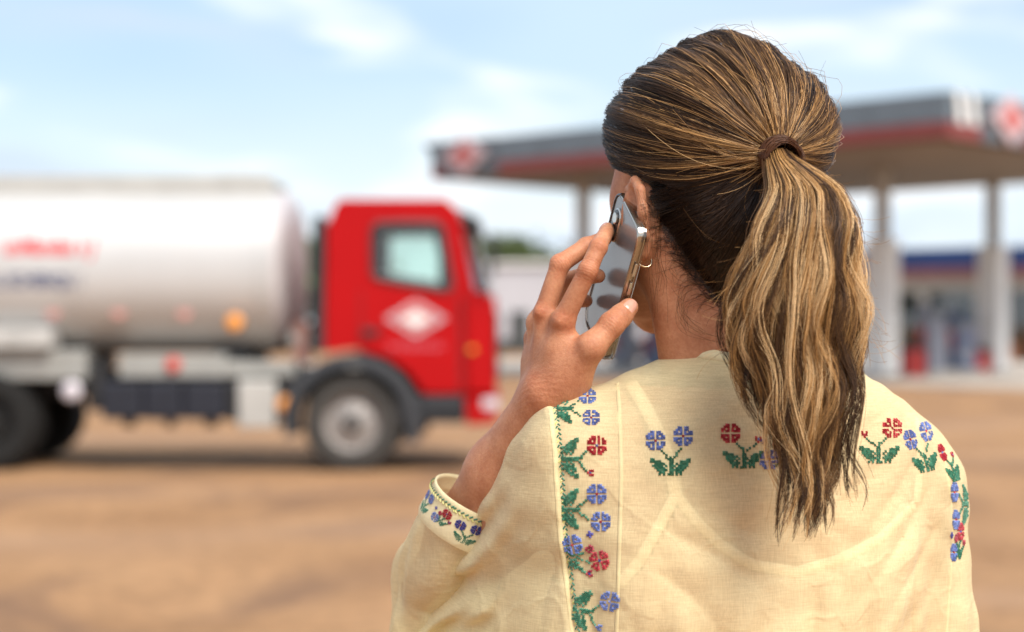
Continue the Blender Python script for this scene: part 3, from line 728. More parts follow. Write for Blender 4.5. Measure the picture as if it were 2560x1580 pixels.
# ------------------------------------------------------------------ body: head and neck, trunk, raised arm with its hand, hanging arm
def build_body():
    parts = []
    # trunk
    fd = Field((-.03, 1.32, .74), (.42, 1.70, 1.50), .005)
    torso(fd, 0.0); fd.cone(NECK0, NECK1, .048, .045, .03)
    fd.cone(LSH, ELB, .038, .027, .03); fd.cone(RSH, RELB, .038, .032, .03)
    V, Fc = fd.mesh(); V = relax(V, Fc, 2); parts.append(keep(V, Fc, V[:, 2] < 1.452))
    # head and neck
    fd = Field((.02, 1.33, 1.40), (.32, 1.70, 1.77), .002)
    fd.ball(H(0, -.004, .0), (.073, .093, .082), HR, .01)
    fd.ball(H(0, .042, -.055), (.058, .055, .085), HR, .03)
    fd.ball(H(0, -.045, -.045), (.055, .045, .05), HR, .03)
    fd.chain([H(-.053, .018, -.095), H(-.034, .062, -.122), H(0, .086, -.136), H(.034, .062, -.122), H(.053, .018, -.095)], [.017, .017, .017, .017, .017], .02)
    fd.ball(H(0, .03, -.10), (.048, .05, .035), HR, .02)
    for s in (-1, 1):
        fd.ball(H(.036*s, .060, -.045), (.020, .020, .02), HR, .02)                # cheekbones
        fd.ball(H(.032*s, .096, -.012), (.014, .012, .011), HR, .008, 'cut')       # eye sockets
    fd.ball(H(0, .085, .012), (.038, .012, .012), HR, .015)
    fd.chain([H(0, .092, -.005), H(0, .108, -.035), H(0, .112, -.045)], [.007, .009, .010], .008)
    for s in (-1, 1): fd.ball(H(.011*s, .102, -.05), (.008, .009, .007), HR, .006)
    fd.ball(H(0, .097, -.078), (.024, .010, .006), HR, .006); fd.ball(H(0, .096, -.090), (.022, .010, .007), HR, .006)
    fd.cone(NECK0 + np.array((0, 0, -.03)), NECK1, .049, .045, .02)
    fd.cone(NECK0 + np.array((-.04, -.005, -.03)), H(-.058, -.005, -.085), .018, .016, .03)    # neck muscle
    for s in (-1, 1):                                                              # ears
        e = lambda a, f, u: H(s * (.071 + a), -.006 + f, -.044 + u)
        er = np.stack([h_r*s*.80 - h_f*.60, h_f*.80*1 + h_r*s*.60, h_u], 1)
        fd.ball(e(.009, -.002, -.019), (.005, .017, .030), er, .005)
        fd.chain([e(.004, .016, -.010), e(.010, .012, .004), e(.014, -.002, .010), e(.017, -.014, .002), e(.017, -.018, -.016), e(.013, -.013, -.034), e(.008, -.004, -.048), e(.006, .004, -.053)],
                 [.003, .0035, .004, .0042, .0042, .0042, .0055, .0055], .003)
        fd.cone(e(-.006, .004, -.02), e(.008, .0, -.02), .012, .010, .006)
    V, Fc = fd.mesh(); V = relax(V, Fc, 2); parts.append(keep(V, Fc, V[:, 2] > 1.43))
    # raised arm and hand
    lo = np.array((-.13, 1.40, 1.20)); hi = np.array((.115, 1.68, 1.60))
    fd = Field(lo, hi, .0014)
    fd.cone(LSH + (ELB - LSH) * .5, ELB, .034, .027, .02)
    fd.chain([ELB, ELB + (WRI - ELB) * .3, ELB + (WRI - ELB) * .62, WRI], [.025, .034, .0315, .0240], .015)
    fd.cone(ELB, ELB + np.array((.01, .01, -.006)), .024, .024, .01)
    w2 = WRI + np.array((-.006, .022, .003)); w1 = WRI + np.array((.004, -.004, .004))
    fd.cone(WRI, w2, .022, .020, .012)
    mcp = dict(i=nP(1408, 800, 1.441), m=nP(1362, 784, 1.458), r=nP(1344, 806, 1.479), p=nP(1338, 845, 1.497))
    for kx, r0, r1 in (('i', .0155, .0090), ('m', .017, .0092), ('r', .016, .0088), ('p', .014, .0082)):
        src = w1 + (w2 - w1) * {'i': 0, 'm': .35, 'r': .7, 'p': 1}[kx]
        fd.cone(src, mcp[kx], r0, r1, .008)
    fd.cone(mcp['i'], mcp['p'], .0080, .0075, .006); fd.cone((mcp['i'] + w1) / 2, (mcp['p'] + w2) / 2, .014, .013, .014)
    fd.ball(mcp['m'] + np.array((-.004, -.006, .001)), (.0050, .0050, .0050), None, .003)
    fd.ball(mcp['i'] + np.array((-.003, -.006, -.001)), (.0050, .0050, .0050), None, .003)
    # fingers: tips rest on the back of the phone
    it = on_phone(1519, 574, .0060)
    fingers = {'index': ([mcp['i'], nP(1470, 676, 1.430), nP(1496, 618, 1.435), it], [.0090, .0076, .0070, .0060]),
               'middle': ([mcp['m'], nP(1400, 660, 1.455), nP(1466, 616, 1.467), on_phone(1512, 596, .007)], [.0092, .0078, .0072, .0062]),
               'ring': ([mcp['r'], nP(1404, 706, 1.486), nP(1462, 690, 1.498), on_phone(1496, 690, .008)], [.0092, .0080, .0072, .0060]),
               'little': ([mcp['p'], nP(1392, 760, 1.510), nP(1434, 752, 1.518), on_phone(1466, 752, .007)], [.0084, .0070, .0064, .0055])}
    for nm, (pts, rs) in fingers.items():
        fd.chain(pts, rs, .0022, k0=.0035)
        for j in (1, 2): fd.ball(pts[j], (rs[j]*.97,)*3, None, .003)
    th = [nP(1418, 950, 1.450), nP(1478, 868, 1.432), nP(1531, 812, 1.436), nP(1572, 769, 1.446)]
    fd.cone(w1, th[0], .0185, .0165, .014); fd.cone(th[0], th[1], .0160, .0115, .012)
    fd.chain(th[1:], [.0115, .0092, .0078], .004)
    fd.ball(th[2] + np.array((-.001, -.001, .001)), (.0096, .0094, .0096), None, .004)
    fd.ball((th[2] + th[3]) / 2, (.0094, .0088, .0094), None, .004)
    fd.cone((mcp['i'] + w1*1.0) / 2 + np.array((.006, .004, .008)), (th[0] + th[1]) / 2 + np.array((-.002, .004, .004)), .0085, .0085, .012)   # web of the thumb
    fd.cone(nP(1440, 872, 1.452), nP(1452, 920, 1.446), .003, .0015, .006, 'cut') if False else None
    V, Fc = fd.mesh(); V = relax(V, Fc, 2); parts.append((V, Fc))
    # hanging arm and relaxed hand
    fd = Field(RWRI + np.array((-.14, -.14, -.22)), RELB + np.array((.14, .14, .06)), .0035)
    fd.cone(RELB, RWRI, .036, .023, .02)
    dn = RWRI - RELB; dn /= np.linalg.norm(dn); dn = dn * .8 + np.array((0, 0, -.5)); dn /= np.linalg.norm(dn)
    sd = b_f
    palm = RWRI + dn * .045
    fd.cone(RWRI, palm, .022, .022, .015)
    for j, (off, ln) in enumerate(((.030, .072), (.010, .080), (-.010, .074), (-.028, .058))):
        m0 = palm + dn * .04 + sd * off; fd.cone(palm + sd * off * .6, m0, .013, .0105, .012)
        m1 = m0 + dn * ln * .5 - b_r * .012; m2 = m1 + dn * ln * .3 - b_r * .014; m3 = m2 + dn * ln * .2 - b_r * .012
        fd.chain([m0, m1, m2, m3], [.0105, .0092, .0082, .007], .003)
    t0 = RWRI + dn * .02 + sd * .022; t1 = t0 + dn * .035 + sd * .022 - b_r * .012; t2 = t1 + dn * .03 + sd * .008 - b_r * .008; t3 = t2 + dn * .022
    fd.chain([t0, t1, t2, t3], [.015, .013, .0105, .0085], .006, k0=.012)
    V, Fc = fd.mesh(); parts.append((relax(V, Fc, 1), Fc))
    Vs, Fs, o = [], [], 0
    for V, Fc in parts: Vs.append(V); Fs.append(Fc + o); o += len(V)
    return np.concatenate(Vs), np.concatenate(Fs), dict(fingers=fingers, thumb=th), parts

def skin_material():
    m = bpy.data.materials.new('skin'); m.use_nodes = True
    n, l = m.node_tree.nodes, m.node_tree.links; b = n['Principled BSDF']
    b.inputs['Roughness'].default_value = 0.55; b.inputs['Specular IOR Level'].default_value = 0.28
    b.inputs['Subsurface Weight'].default_value = 0.25; b.inputs['Subsurface Scale'].default_value = 0.006
    b.inputs['Subsurface Radius'].default_value = (1.0, 0.35, 0.18)
    tc = n.new('ShaderNodeTexCoord')
    def nz(s, d, dist=0):
        t = n.new('ShaderNodeTexNoise'); t.inputs['Scale'].default_value = s; t.inputs['Detail'].default_value = d; t.inputs['Distortion'].default_value = dist
        l.new(tc.outputs['Object'], t.inputs['Vector']); return t.outputs['Fac']
    r = n.new('ShaderNodeValToRGB'); e = r.color_ramp.elements; e[0].position, e[1].position = .32, .68
    e[0].color, e[1].color = (0.43, 0.18, 0.095, 1), (0.56, 0.275, 0.155, 1)
    l.new(nz(55, 4), r.inputs['Fac'])
    r2 = n.new('ShaderNodeValToRGB'); e = r2.color_ramp.elements; e[0].position, e[1].position = .35, .7
    e[0].color, e[1].color = (0.90, 0.80, 0.76, 1), (1.06, 1.04, 1.02, 1); l.new(nz(420, 3), r2.inputs['Fac'])
    mx = n.new('ShaderNodeMix'); mx.data_type = 'RGBA'; mx.blend_type = 'MULTIPLY'; mx.inputs[0].default_value = .8
    l.new(r.outputs[0], mx.inputs[6]); l.new(r2.outputs[0], mx.inputs[7]); l.new(mx.outputs[2], b.inputs['Base Color'])
    vo = n.new('ShaderNodeTexVoronoi'); vo.inputs['Scale'].default_value = 700; l.new(tc.outputs['Object'], vo.inputs['Vector'])
    ad = n.new('ShaderNodeMath'); ad.operation = 'ADD'; l.new(vo.outputs['Distance'], ad.inputs[0]); l.new(nz(160, 5, .6), ad.inputs[1])
    bp = n.new('ShaderNodeBump'); bp.inputs['Strength'].default_value = 0.16; bp.inputs['Distance'].default_value = 0.0010
    
    # creased skin over the finger joints
    geo = n.new('ShaderNodeNewGeometry'); hgt = ad.outputs[0]; red = None
    def mth(op, a, c_=None):
        x = n.new('ShaderNodeMath'); x.operation = op
        for i, v in enumerate((a, c_)):
            if v is None: continue
            if isinstance(v, (int, float)): x.inputs[i].default_value = v
            else: l.new(v, x.inputs[i])
        return x.outputs[0]
    wob = nz(300, 2)
    for (c0, c1, size, freq, amp) in CREASES:
        dvec = (c1 - c0) / np.linalg.norm(c1 - c0)
        su = n.new('ShaderNodeVectorMath'); su.operation = 'SUBTRACT'; l.new(geo.outputs['Position'], su.inputs[0]); su.inputs[1].default_value = tuple(c0)
        ln_ = n.new('ShaderNodeVectorMath'); ln_.operation = 'LENGTH'; l.new(su.outputs[0], ln_.inputs[0])
        dt = n.new('ShaderNodeVectorMath'); dt.operation = 'DOT_PRODUCT'; l.new(su.outputs[0], dt.inputs[0]); dt.inputs[1].default_value = tuple(dvec)
        mask = mth('POWER', 2.718, mth('MULTIPLY', mth('POWER', mth('DIVIDE', ln_.outputs['Value'], size), 4), -1))
        wv = mth('SINE', mth('ADD', mth('MULTIPLY', dt.outputs['Value'], freq), mth('MULTIPLY', wob, 9)))
        hgt = mth('ADD', hgt, mth('MULTIPLY', mth('MULTIPLY', wv, mask), amp)); red = mask if red is None else mth('MAXIMUM', red, mask)
    tint = n.new('ShaderNodeMix'); tint.data_type = 'RGBA'; tint.blend_type = 'MULTIPLY'; tint.inputs[7].default_value = (.92, .72, .66, 1)
    l.new(mth('MULTIPLY', red, .55), tint.inputs[0]); l.new(mx.outputs[2], tint.inputs[6]); l.new(tint.outputs[2], b.inputs['Base Color'])
    l.new(hgt, bp.inputs['Height']); l.new(bp.outputs['Normal'], b.inputs['Normal'])
    return m
bV, bF, HAND, bparts = build_body()
_f = HAND['fingers']; _t = HAND['thumb']
CREASES = [(_f['index'][0][1], _f['index'][0][2], .0115, 2900, 1.1), (_f['index'][0][2], _f['index'][0][3], .0090, 3100, .8), (_f['middle'][0][1], _f['middle'][0][2], .0115, 2900, 1.1),
           (_t[2], _t[3], .0125, 2700, 1.1), (WRI + np.array((-.01, -.02, .0)), WRI + np.array((0, 0, .03)), .024, 1500, .7), (_f['index'][0][0] + np.array((0, -.006, 0)), _f['index'][0][1], .011, 1300, .3), (_f['middle'][0][0] + np.array((-.004, -.006, 0)), _f['middle'][0][1], .011, 1300, .3)]
m_skin = skin_material()
person = mesh_from('person', bV, bF, m_skin)
person['label'] = 'woman seen from behind in a pale yellow embroidered blouse, holding a phone to her ear'
person['category'] = 'person'
head_bvh = bvh(*bparts[1]); hand_bvh = bvh(*bparts[2]); body_bvh = bvh(bV, bF)

# nails
m_nail = M('fingernail', (0.62, 0.32, 0.24), 0.22, 0, 0.05, 200)
def nail(a, b, out, w, ln, r):
    """curved plate over the last joint a -> b, facing out"""
    ax = (b - a) / np.linalg.norm(b - a); o_ = out - ax * (out @ ax); o_ /= np.linalg.norm(o_); sd = np.cross(ax, o_)
    V = []; nu, nv = 7, 7
    for i in range(nu):
        for j in range(nv):
            u, v = (i / (nu-1) - .5) * 2, (j / (nv-1) - .5) * 2
            k = math.sqrt(max(0, 1 - .55*abs(u)**3)) ; vv = v * k
            ang = vv * w / r * .5
            dr = o_ * math.cos(ang) + sd * math.sin(ang); c_ = b + ax * (u * ln / 2 - ln*.10); q = c_ + dr * .02
            h = hand_bvh.ray_cast(Vector(q), Vector(-dr)); rad = np.linalg.norm(np.array(h[0]) - c_) if h[0] else r
            V.append(c_ + dr * (min(rad, r*1.35) + (-.0003 if abs(v) > .95 or u < -.95 else .0005)))
    a_ = [(i*nv + j) for i in range(nu-1) for j in range(nv-1)]
    return mesh_from('nail', V, [(q, q+1, q+nv+1, q+nv) for q in a_], m_nail, person)
th = HAND['thumb']; nail(th[2], th[3], np.array((.25, -1, .30)), .0125, .0125, .0081)
ix = HAND['fingers']['index'][0]; nail(ix[2], ix[3], np.array((-.75, -.75, .30)), .0100, .0105, .0062)
md = HAND['fingers']['middle'][0]; nail(md[2], md[3], np.array((-.6, -.5, .7)), .0100, .0105, .0065)

# eyes (turned away from the camera)
for s in (-1, 1):
    mb = MB(); bmesh.ops.create_uvsphere(mb.bm, u_segments=20, v_segments=14, radius=.0115, matrix=Matrix.Translation(tuple(H(.032*s, .080, -.012))))
    ey_ = mb.build('eye', M('eye white', (.8, .78, .75), .15), person, True)
    mb = MB(); c_ = H(.032*s, .0868, -.012); mb.cyl(tuple(c_), tuple(c_ + h_f*.0052), .0055, .004, 18); mb.build('iris', M('iris', (.07, .035, .02), .15), ey_)

# ------------------------------------------------------------------ phone
m_phback = M('phone glass back', (0.27, 0.265, 0.26), 0.20, 0.35, 0.02, 30)
m_phframe = M('phone steel edge', (0.62, 0.58, 0.53), 0.18, 0.9, 0.05, 60)
m_phdark = M('phone dark glass', (0.012, 0.012, 0.014), 0.05, 0, 0.05, 20)
m_case = glass_mat('clear case', (0.90, 0.86, 0.80), 0.06)
PT = .0085
PM = Matrix([[*( [ph_s[i], -ph_l[i], ph_n[i]] ), float((ph_TL + ph_l*ph_h/2 + ph_s*ph_w/2 - ph_n*PT)[i])] for i in range(3)] + [[0, 0, 0, 1]])
phone = thing('smartphone', "mirror-backed smartphone in a clear case held against the woman's left ear", 'phone'); phone.matrix_world = PM
def rrect(w, h, r, z, n=8):
    pts = []
    for cx, cy, a0 in ((w/2-r, h/2-r, 0), (-w/2+r, h/2-r, 90), (-w/2+r, -h/2+r, 180), (w/2-r, -h/2+r, 270)):
        for i in range(n + 1): a = R(a0 + 90*i/n); pts.append((cx + r*math.cos(a), cy + r*math.sin(a), z))
    return pts
def rslab(w, h, r, zs, name, mat, parent):
    mb = MB(); L = [[mb.bm.verts.new(p) for p in rrect(w - 2*ins, h - 2*ins, max(r - ins, .0005), z)] for z, ins in zs]; n = len(L[0])
    for A, B_ in zip(L, L[1:]):
        for i in range(n): mb.bm.faces.new((A[i], A[(i+1) % n], B_[(i+1) % n], B_[i]))
    mb.bm.faces.new(L[0][::-1]); mb.bm.faces.new(L[-1]); return mb.build(name, mat, parent, True)
pw, phh = ph_w - .003, ph_h - .003
rslab(pw, phh, .010, [(.0005, .001), (.0012, .0003), (.003, 0), (.006, 0), (.0073, .0004), (.0078, .0012)], 'frame', m_phframe, phone)
rslab(pw - .003, phh - .003, .0085, [(.00785, 0), (.0082, .0002)], 'back_glass', m_phback, phone)
rslab(pw - .004, phh - .004, .008, [(.0001, 0), (.00045, 0)], 'screen', m_phdark, phone)
cm_ = rslab(.016, .030, .0078, [(.0, .0), (.0012, .0), (.0018, .0008)], 'camera_module', m_phframe, phone); cm_.location = (-pw/2 + .016, phh/2 - .024, .0083)
cg = rslab(.0135, .0275, .0066, [(.0, 0), (.0004, .0002)], 'camera_glass', m_phdark, cm_); cg.location = (0, 0, .0019)
for y in (.0065, -.0065):
    l_ = MB().lathe([(.0048, 0), (.0048, .0012), (.0036, .0014), (.001, .0010), (.0001, .0010)], (0, y, .0024), 'Z', 20).build('lens', m_phframe, cm_, True)
mb = MB(); A = [[mb.bm.verts.new(p) for p in rrect(pw + 2*e, phh + 2*e, .011 + e, z)] for e, z in ((.0002, .0002), (.0016, .0006), (.0017, .0075), (.0010, .0090), (.0, .0093))]; n = len(A[0])
for a_, b_ in zip(A, A[1:]):
    for i in range(n): mb.bm.faces.new((a_[i], a_[(i+1) % n], b_[(i+1) % n], b_[i]))
mb.build('case', m_case, phone, True)
for y in (.030, .012): MB().box((pw/2 + .0018, y - .006, .003), (pw/2 + .0026, y + .006, .0055), .0003).build('side_button', m_phframe, phone)
MB().box((pw/2 - .006, phh/2 + .0001, .0015), (pw/2 + .0022, phh/2 + .0021, .0085), .0008).build('case_corner', M('dark case corner', (.05, .045, .04), .2), phone) if False else None
# ------------------------------------------------------------------ blouse
def linen(name, col, sheer, trans=0.25):
    m = bpy.data.materials.new(name); m.use_nodes = True
    n, l = m.node_tree.nodes, m.node_tree.links; b = n['Principled BSDF']; out = n['Material Output']
    b.inputs['Roughness'].default_value = 0.85; b.inputs['Specular IOR Level'].default_value = 0.15
    b.inputs['Sheen Weight'].default_value = 0.15
    tc = n.new('ShaderNodeTexCoord')
    def nz(scale, sc, d=3):
        mp = n.new('ShaderNodeMapping'); mp.inputs['Scale'].default_value = sc; mp.inputs['Rotation'].default_value = (0, R(4), R(-18)); l.new(tc.outputs['Object'], mp.inputs['Vector'])
        t = n.new('ShaderNodeTexNoise'); t.inputs['Scale'].default_value = scale; t.inputs['Detail'].default_value = d; l.new(mp.outputs['Vector'], t.inputs['Vector']); return t.outputs['Fac']
    warp, weft = nz(1100, (1, 1, .07)), nz(1100, (.07, .07, 1))
    slub = nz(200, (.16, .16, 1), 2)
    def math_(op, a, c_):
        x = n.new('ShaderNodeMath'); x.operation = op
        for i, v in enumerate((a, c_)):
            if isinstance(v, (int, float)): x.inputs[i].default_value = v
            else: l.new(v, x.inputs[i])
        return x.outputs[0]
    thread = math_('MULTIPLY', math_('ADD', math_('ADD', warp, weft), math_('MULTIPLY', slub, .45)), 1/2.45)
    r = n.new('ShaderNodeValToRGB'); e = r.color_ramp.elements; e[0].position, e[1].position = .36, .62
    e[0].color = (*[c_ * .93 for c_ in col], 1); e[1].color = (*[min(1, c_ * 1.05) for c_ in col], 1); l.new(thread, r.inputs['Fac'])
    l.new(r.outputs[0], b.inputs['Base Color'])
    bp = n.new('ShaderNodeBump'); bp.inputs['Strength'].default_value = 0.5; bp.inputs['Distance'].default_value = 0.0012
    crease = nz(38, (1, 1, 1), 5)
    dn_ = n.new('ShaderNodeTexNoise'); dn_.inputs['Scale'].default_value = 16; dn_.inputs['Detail'].default_value = 3; l.new(tc.outputs['Object'], dn_.inputs['Vector'])
    va = n.new('ShaderNodeVectorMath'); va.operation = 'MULTIPLY_ADD'; l.new(dn_.outputs['Color'], va.inputs[0]); va.inputs[1].default_value = (.09, .09, .09); l.new(tc.outputs['Object'], va.inputs[2])
    vo = n.new('ShaderNodeTexVoronoi'); vo.feature = 'DISTANCE_TO_EDGE'; vo.inputs['Scale'].default_value = 17; l.new(va.outputs[0], vo.inputs['Vector'])
    mr = n.new('ShaderNodeMapRange'); mr.interpolation_type = 'SMOOTHSTEP'; mr.inputs[1].default_value = 0; mr.inputs[2].default_value = .10; l.new(vo.outputs['Distance'], mr.inputs[0])
    crease = math_('ADD', crease, math_('MULTIPLY', mr.outputs[0], -.30))
    l.new(math_('ADD', thread, math_('MULTIPLY', crease, 2.2)), bp.inputs['Height']); l.new(bp.outputs['Normal'], b.inputs['Normal'])
    tr = n.new('ShaderNodeBsdfTranslucent'); tr.inputs['Color'].default_value = (*col, 1)
    m1 = n.new('ShaderNodeMixShader'); m1.inputs[0].default_value = trans; l.new(b.outputs[0], m1.inputs[1]); l.new(tr.outputs[0], m1.inputs[2])
    tp = n.new('ShaderNodeBsdfTransparent'); m2 = n.new('ShaderNodeMixShader')
    l.new(math_('MULTIPLY', math_('SUBTRACT', 1.35, thread), sheer), m2.inputs[0])
    l.new(m1.outputs[0], m2.inputs[1]); l.new(tp.outputs[0], m2.inputs[2]); l.new(m2.outputs[0], out.inputs['Surface'])
    return m
m_linen = linen('pale yellow linen', (0.94, 0.815, 0.48), 0.40)
m_linen2 = linen('doubled yellow linen', (0.93, 0.82, 0.52), 0.10)
m_seam = linen('folded linen seam', (0.82, 0.70, 0.41), 0.05)
m_cami = linen('beige camisole', (0.66, 0.44, 0.32), 0.02, 0.05)

def blouse_field(h=.0026):
    fd = Field((-.16, 1.31, .80), (.46, 1.74, 1.52), h)
    torso(fd, .0075)
    # raised sleeve: wide, hanging below the arm
    fd.cone(LSH, SLV + np.array((.050, -.012, .004)), .045, .046, .022)
    fd.cone(LSH + np.array((-.004, .01, -.05)), SLV + np.array((.044, -.01, -.03)), .055, .052, .03)
    fd.cone(LSH + np.array((.02, .02, -.12)), SLV + np.array((.03, .0, -.075)), .05, .05, .04)
    fd.cone(LSH + np.array((.0, .02, -.14)), SLV + np.array((.026, -.01, -.09)), .05, .050, .04)
    fd.cone(SLV + np.array((.026, -.01, -.09)), SLV + np.array((.026, .0, -.20)), .052, .05, .04)
    # hanging sleeve
    fd.cone(RSH, RELB, .0520, .056, .02); fd.cone(RELB, RELB + (RWRI - RELB) * .55, .060, .058, .02)
    X, Y, Z = fd.ax[0][:, None, None], fd.ax[1][None, :, None], fd.ax[2][None, None, :]
    f = np.float32
    # folds
    ax = (SLV - LSH) / np.linalg.norm(SLV - LSH); vw = np.array((0, 1.0, .02)); pn = np.cross(ax, vw); pn /= np.linalg.norm(pn); pn = pn * np.sign(pn[2])
    q = (X - LSH[0])*f(pn[0]) + (Y - LSH[1])*f(pn[1]) + (Z - LSH[2])*f(pn[2])
    al = (X - LSH[0])*f(ax[0]) + (Y - LSH[1])*f(ax[1]) + (Z - LSH[2])*f(ax[2])
    wl_ = sm((.036 - (X + 0.30*(1.40 - Z))) / .03) * sm((al + .005) / .05)
    fan = q + .26 * al * (q + .03) / .12
    fold = np.sin(fan * 175 + 3.0*np.sin(al * 20)) + .45*np.sin(fan * 290 - al * 14 + 1.2) + .35*np.sin(fan * 90 + al*40)
    fd.d += (wl_ * (.0012 + .026 * np.clip(al, 0, .13)) * sm((.30 - al) / .1) * (fold - .8)).astype(f)
    r_ = (X - .186)*f(b_r[0]) + (Y - 1.5)*f(b_r[1])
    dn = sm((1.375 - Z) / .2)
    rdg = lambda a: 1 - 2.2*np.abs(np.sin(a))**.75
    pl = .9*rdg(r_ * 72 + 1.1*np.sin(Z * 13) + 4*Z) + .6*rdg(r_ * 128 - 9*Z + 1.0 + .8*np.sin(Z*21)) + .5*np.sin(r_*60 + 14*Z)
    fd.d += (dn * (1 - wl_) * (.25 + .75*sm((.155 - r_) / .03)) * .0030 * (1 + .9*sm((r_ - .05)/.1)) * (pl - 1.0)).astype(f)
    wr = np.sin(X*61 + 4*np.sin(Z*33)) * np.sin(Z*74 + 3*np.sin(X*47 + 1)) + .6*np.sin(X*120 - Z*95)*np.sin(Z*60 + X*80)
    fd.d += (.0011 * (wr - .4)).astype(f)
    tens = rdg((X - Z*1.25)*58 + 2*np.sin(X*19)) * np.exp(-(((r_ - .105)/.045)**2 + ((Z - 1.33)/.06)**2)) + rdg((X*.8 + Z)*62 + 2*np.sin(Z*23)) * np.exp(-(((r_ + .07)/.05)**2 + ((Z - 1.29)/.06)**2))
    fd.d += (.0024 * (tens - .3) * (1 - wl_)).astype(f)
    # seam where the raised sleeve is set in: the sleeve side stands a little proud
    pa, pb = nP(1388, 1000, 1.45), nP(1432, 1580, 1.45)
    sx = pa[0] + (pa[2] - Z) / (pa[2] - pb[2]) * (pb[0] - pa[0])
    near = sm((1.53 - Y) / .02)
    st = X - sx
    fd.d += (near * (.0022 * np.exp(-((st + .001) / .0030)**2) - .0022 * sm((-st) / .004) * sm((st + .045) / .04))).astype(f)
    return fd
def build_blouse():
    fd = blouse_field()
    cax = (CUFF - SLV) / np.linalg.norm(CUFF - SLV); rax = (RWRI - RELB) / np.linalg.norm(RWRI - RELB)
    V, Fc = fd.mesh(); V = relax(V, Fc, 2, .4)
    def cut(V, Fc, g):
        """drop g > 0 and pull the new edge onto g = 0"""
        m = g(V) < 0; V2, F2 = keep(V, Fc, m)
        E = np.sort(np.concatenate([F2[:, [0, 1]], F2[:, [1, 2]], F2[:, [2, 3]], F2[:, [3, 0]]]), 1)
        u, c_ = np.unique(E, axis=0, return_counts=True); bd = np.unique(u[c_ == 1])
        p = V2[bd]; e = 1e-4; G = np.stack([(g(p + np.eye(3)[i]*e) - g(p - np.eye(3)[i]*e)) / (2*e) for i in range(3)], 1)
        gv = g(p)[:, None]; near = np.abs(gv[:, 0]) < .006
        st = -gv * G / np.maximum((G*G).sum(1)[:, None], 1e-6); V2[bd[near]] += st[near]
        return V2, F2
    def g_neck(p):
        d = np.hypot((p[:, 0] - .190) / .0535, (p[:, 1] - 1.499) / .0550) - 1
        return np.where(p[:, 2] > 1.40, -d * .055, -1.0)
    V, Fc = cut(V, Fc, g_neck)
    #V, Fc = cut(V, Fc, lambda p: np.where((np.linalg.norm((p - CUFF) - ((p - CUFF) @ cax)[:, None]*cax, axis=1) < .0415) & ((p - CUFF) @ cax < .06), (p - CUFF) @ cax, -1.0))
    #V, Fc = keep(V, Fc, ~(((V - CUFF) @ cax > -.001) & (np.linalg.norm(V - CUFF, axis=1) < .08) & (V[:, 0] < CUFF[0] - .012)))
    RC = RELB + (RWRI - RELB) * .5
    V, Fc = cut(V, Fc, lambda p: np.where(np.linalg.norm(p - RC, axis=1) < .085, (p - RC) @ rax, -1.0))
    V, Fc = cut(V, Fc, lambda p: .83 - p[:, 2])
    return V, Fc, cax
blV, blF, _cax = build_blouse()
cuff_ax = np.array((.42, -.20, .88)); cuff_ax /= np.linalg.norm(cuff_ax)
blouse = mesh_from('blouse', blV, blF, m_linen, person)
bl_bvh = bvh(blV, blF)
def forearm_sleeve():
    """the lower sleeve: from the cuff round the forearm, hanging in soft folds past the elbow"""
    key = np.array([CUFF, CUFF + (SLV - CUFF)*.45, SLV + np.array((.0, 0, .004)), SLV + np.array((.001, 0, -.055)), SLV + np.array((.004, 0, -.12)), SLV + np.array((.008, 0, -.19))])
    kr = np.array([.0430, .0465, .0465, .0470, .0460, .0430]); L = np.r_[0, np.cumsum(np.linalg.norm(np.diff(key, axis=0), axis=1))]
    m, n = 90, 120; s = np.linspace(0, L[-1], m); c = np.stack([np.interp(s, L, key[:, i]) for i in range(3)], 1); r = np.interp(s, L, kr)
    for _ in range(60): c[1:-1] = .5*c[1:-1] + .25*(c[:-2] + c[2:])
    t = np.gradient(c, axis=0); t /= np.linalg.norm(t, axis=1)[:, None]; bl_ = sm(s/.06)[:, None]; t = t*bl_ - cuff_ax[None, :]*(1 - bl_); t /= np.linalg.norm(t, axis=1)[:, None]; e1 = np.cross(t, (0, 1.0, 0)); e1 /= np.linalg.norm(e1, axis=1)[:, None]; e2 = np.cross(t, e1)
    th = np.linspace(0, 2*math.pi, n, endpoint=False)[None, :]; S = s[:, None]; g = sm(S/.03)
    f = .0030*np.sin(3*th + 22*S + 1.0) + .0024*np.sin(5*th - 38*S + .6*np.sin(40*S)) + .0016*np.sin(8*th + 55*S + 2*np.sin(th*2)) + .0012*np.sin(110*S + 3*np.sin(th))*sm((.16 - S)/.05)
    rr = r[:, None] + g*f - .0022*np.exp(-(S/.006)**2)*0
    V = c[:, None, :] + (e1[:, None, :]*np.cos(th)[..., None] + e2[:, None, :]*np.sin(th)[..., None])*rr[..., None]
    a = (np.arange(m - 1)[:, None]*n + np.arange(n)[None, :]).ravel(); b = (np.arange(m - 1)[:, None]*n + (np.arange(n) + 1) % n).ravel()
    return mesh_from('lower_sleeve', V.reshape(-1, 3), np.stack([a, b, b + n, a + n], 1), m_linen, blouse)
forearm_sleeve()

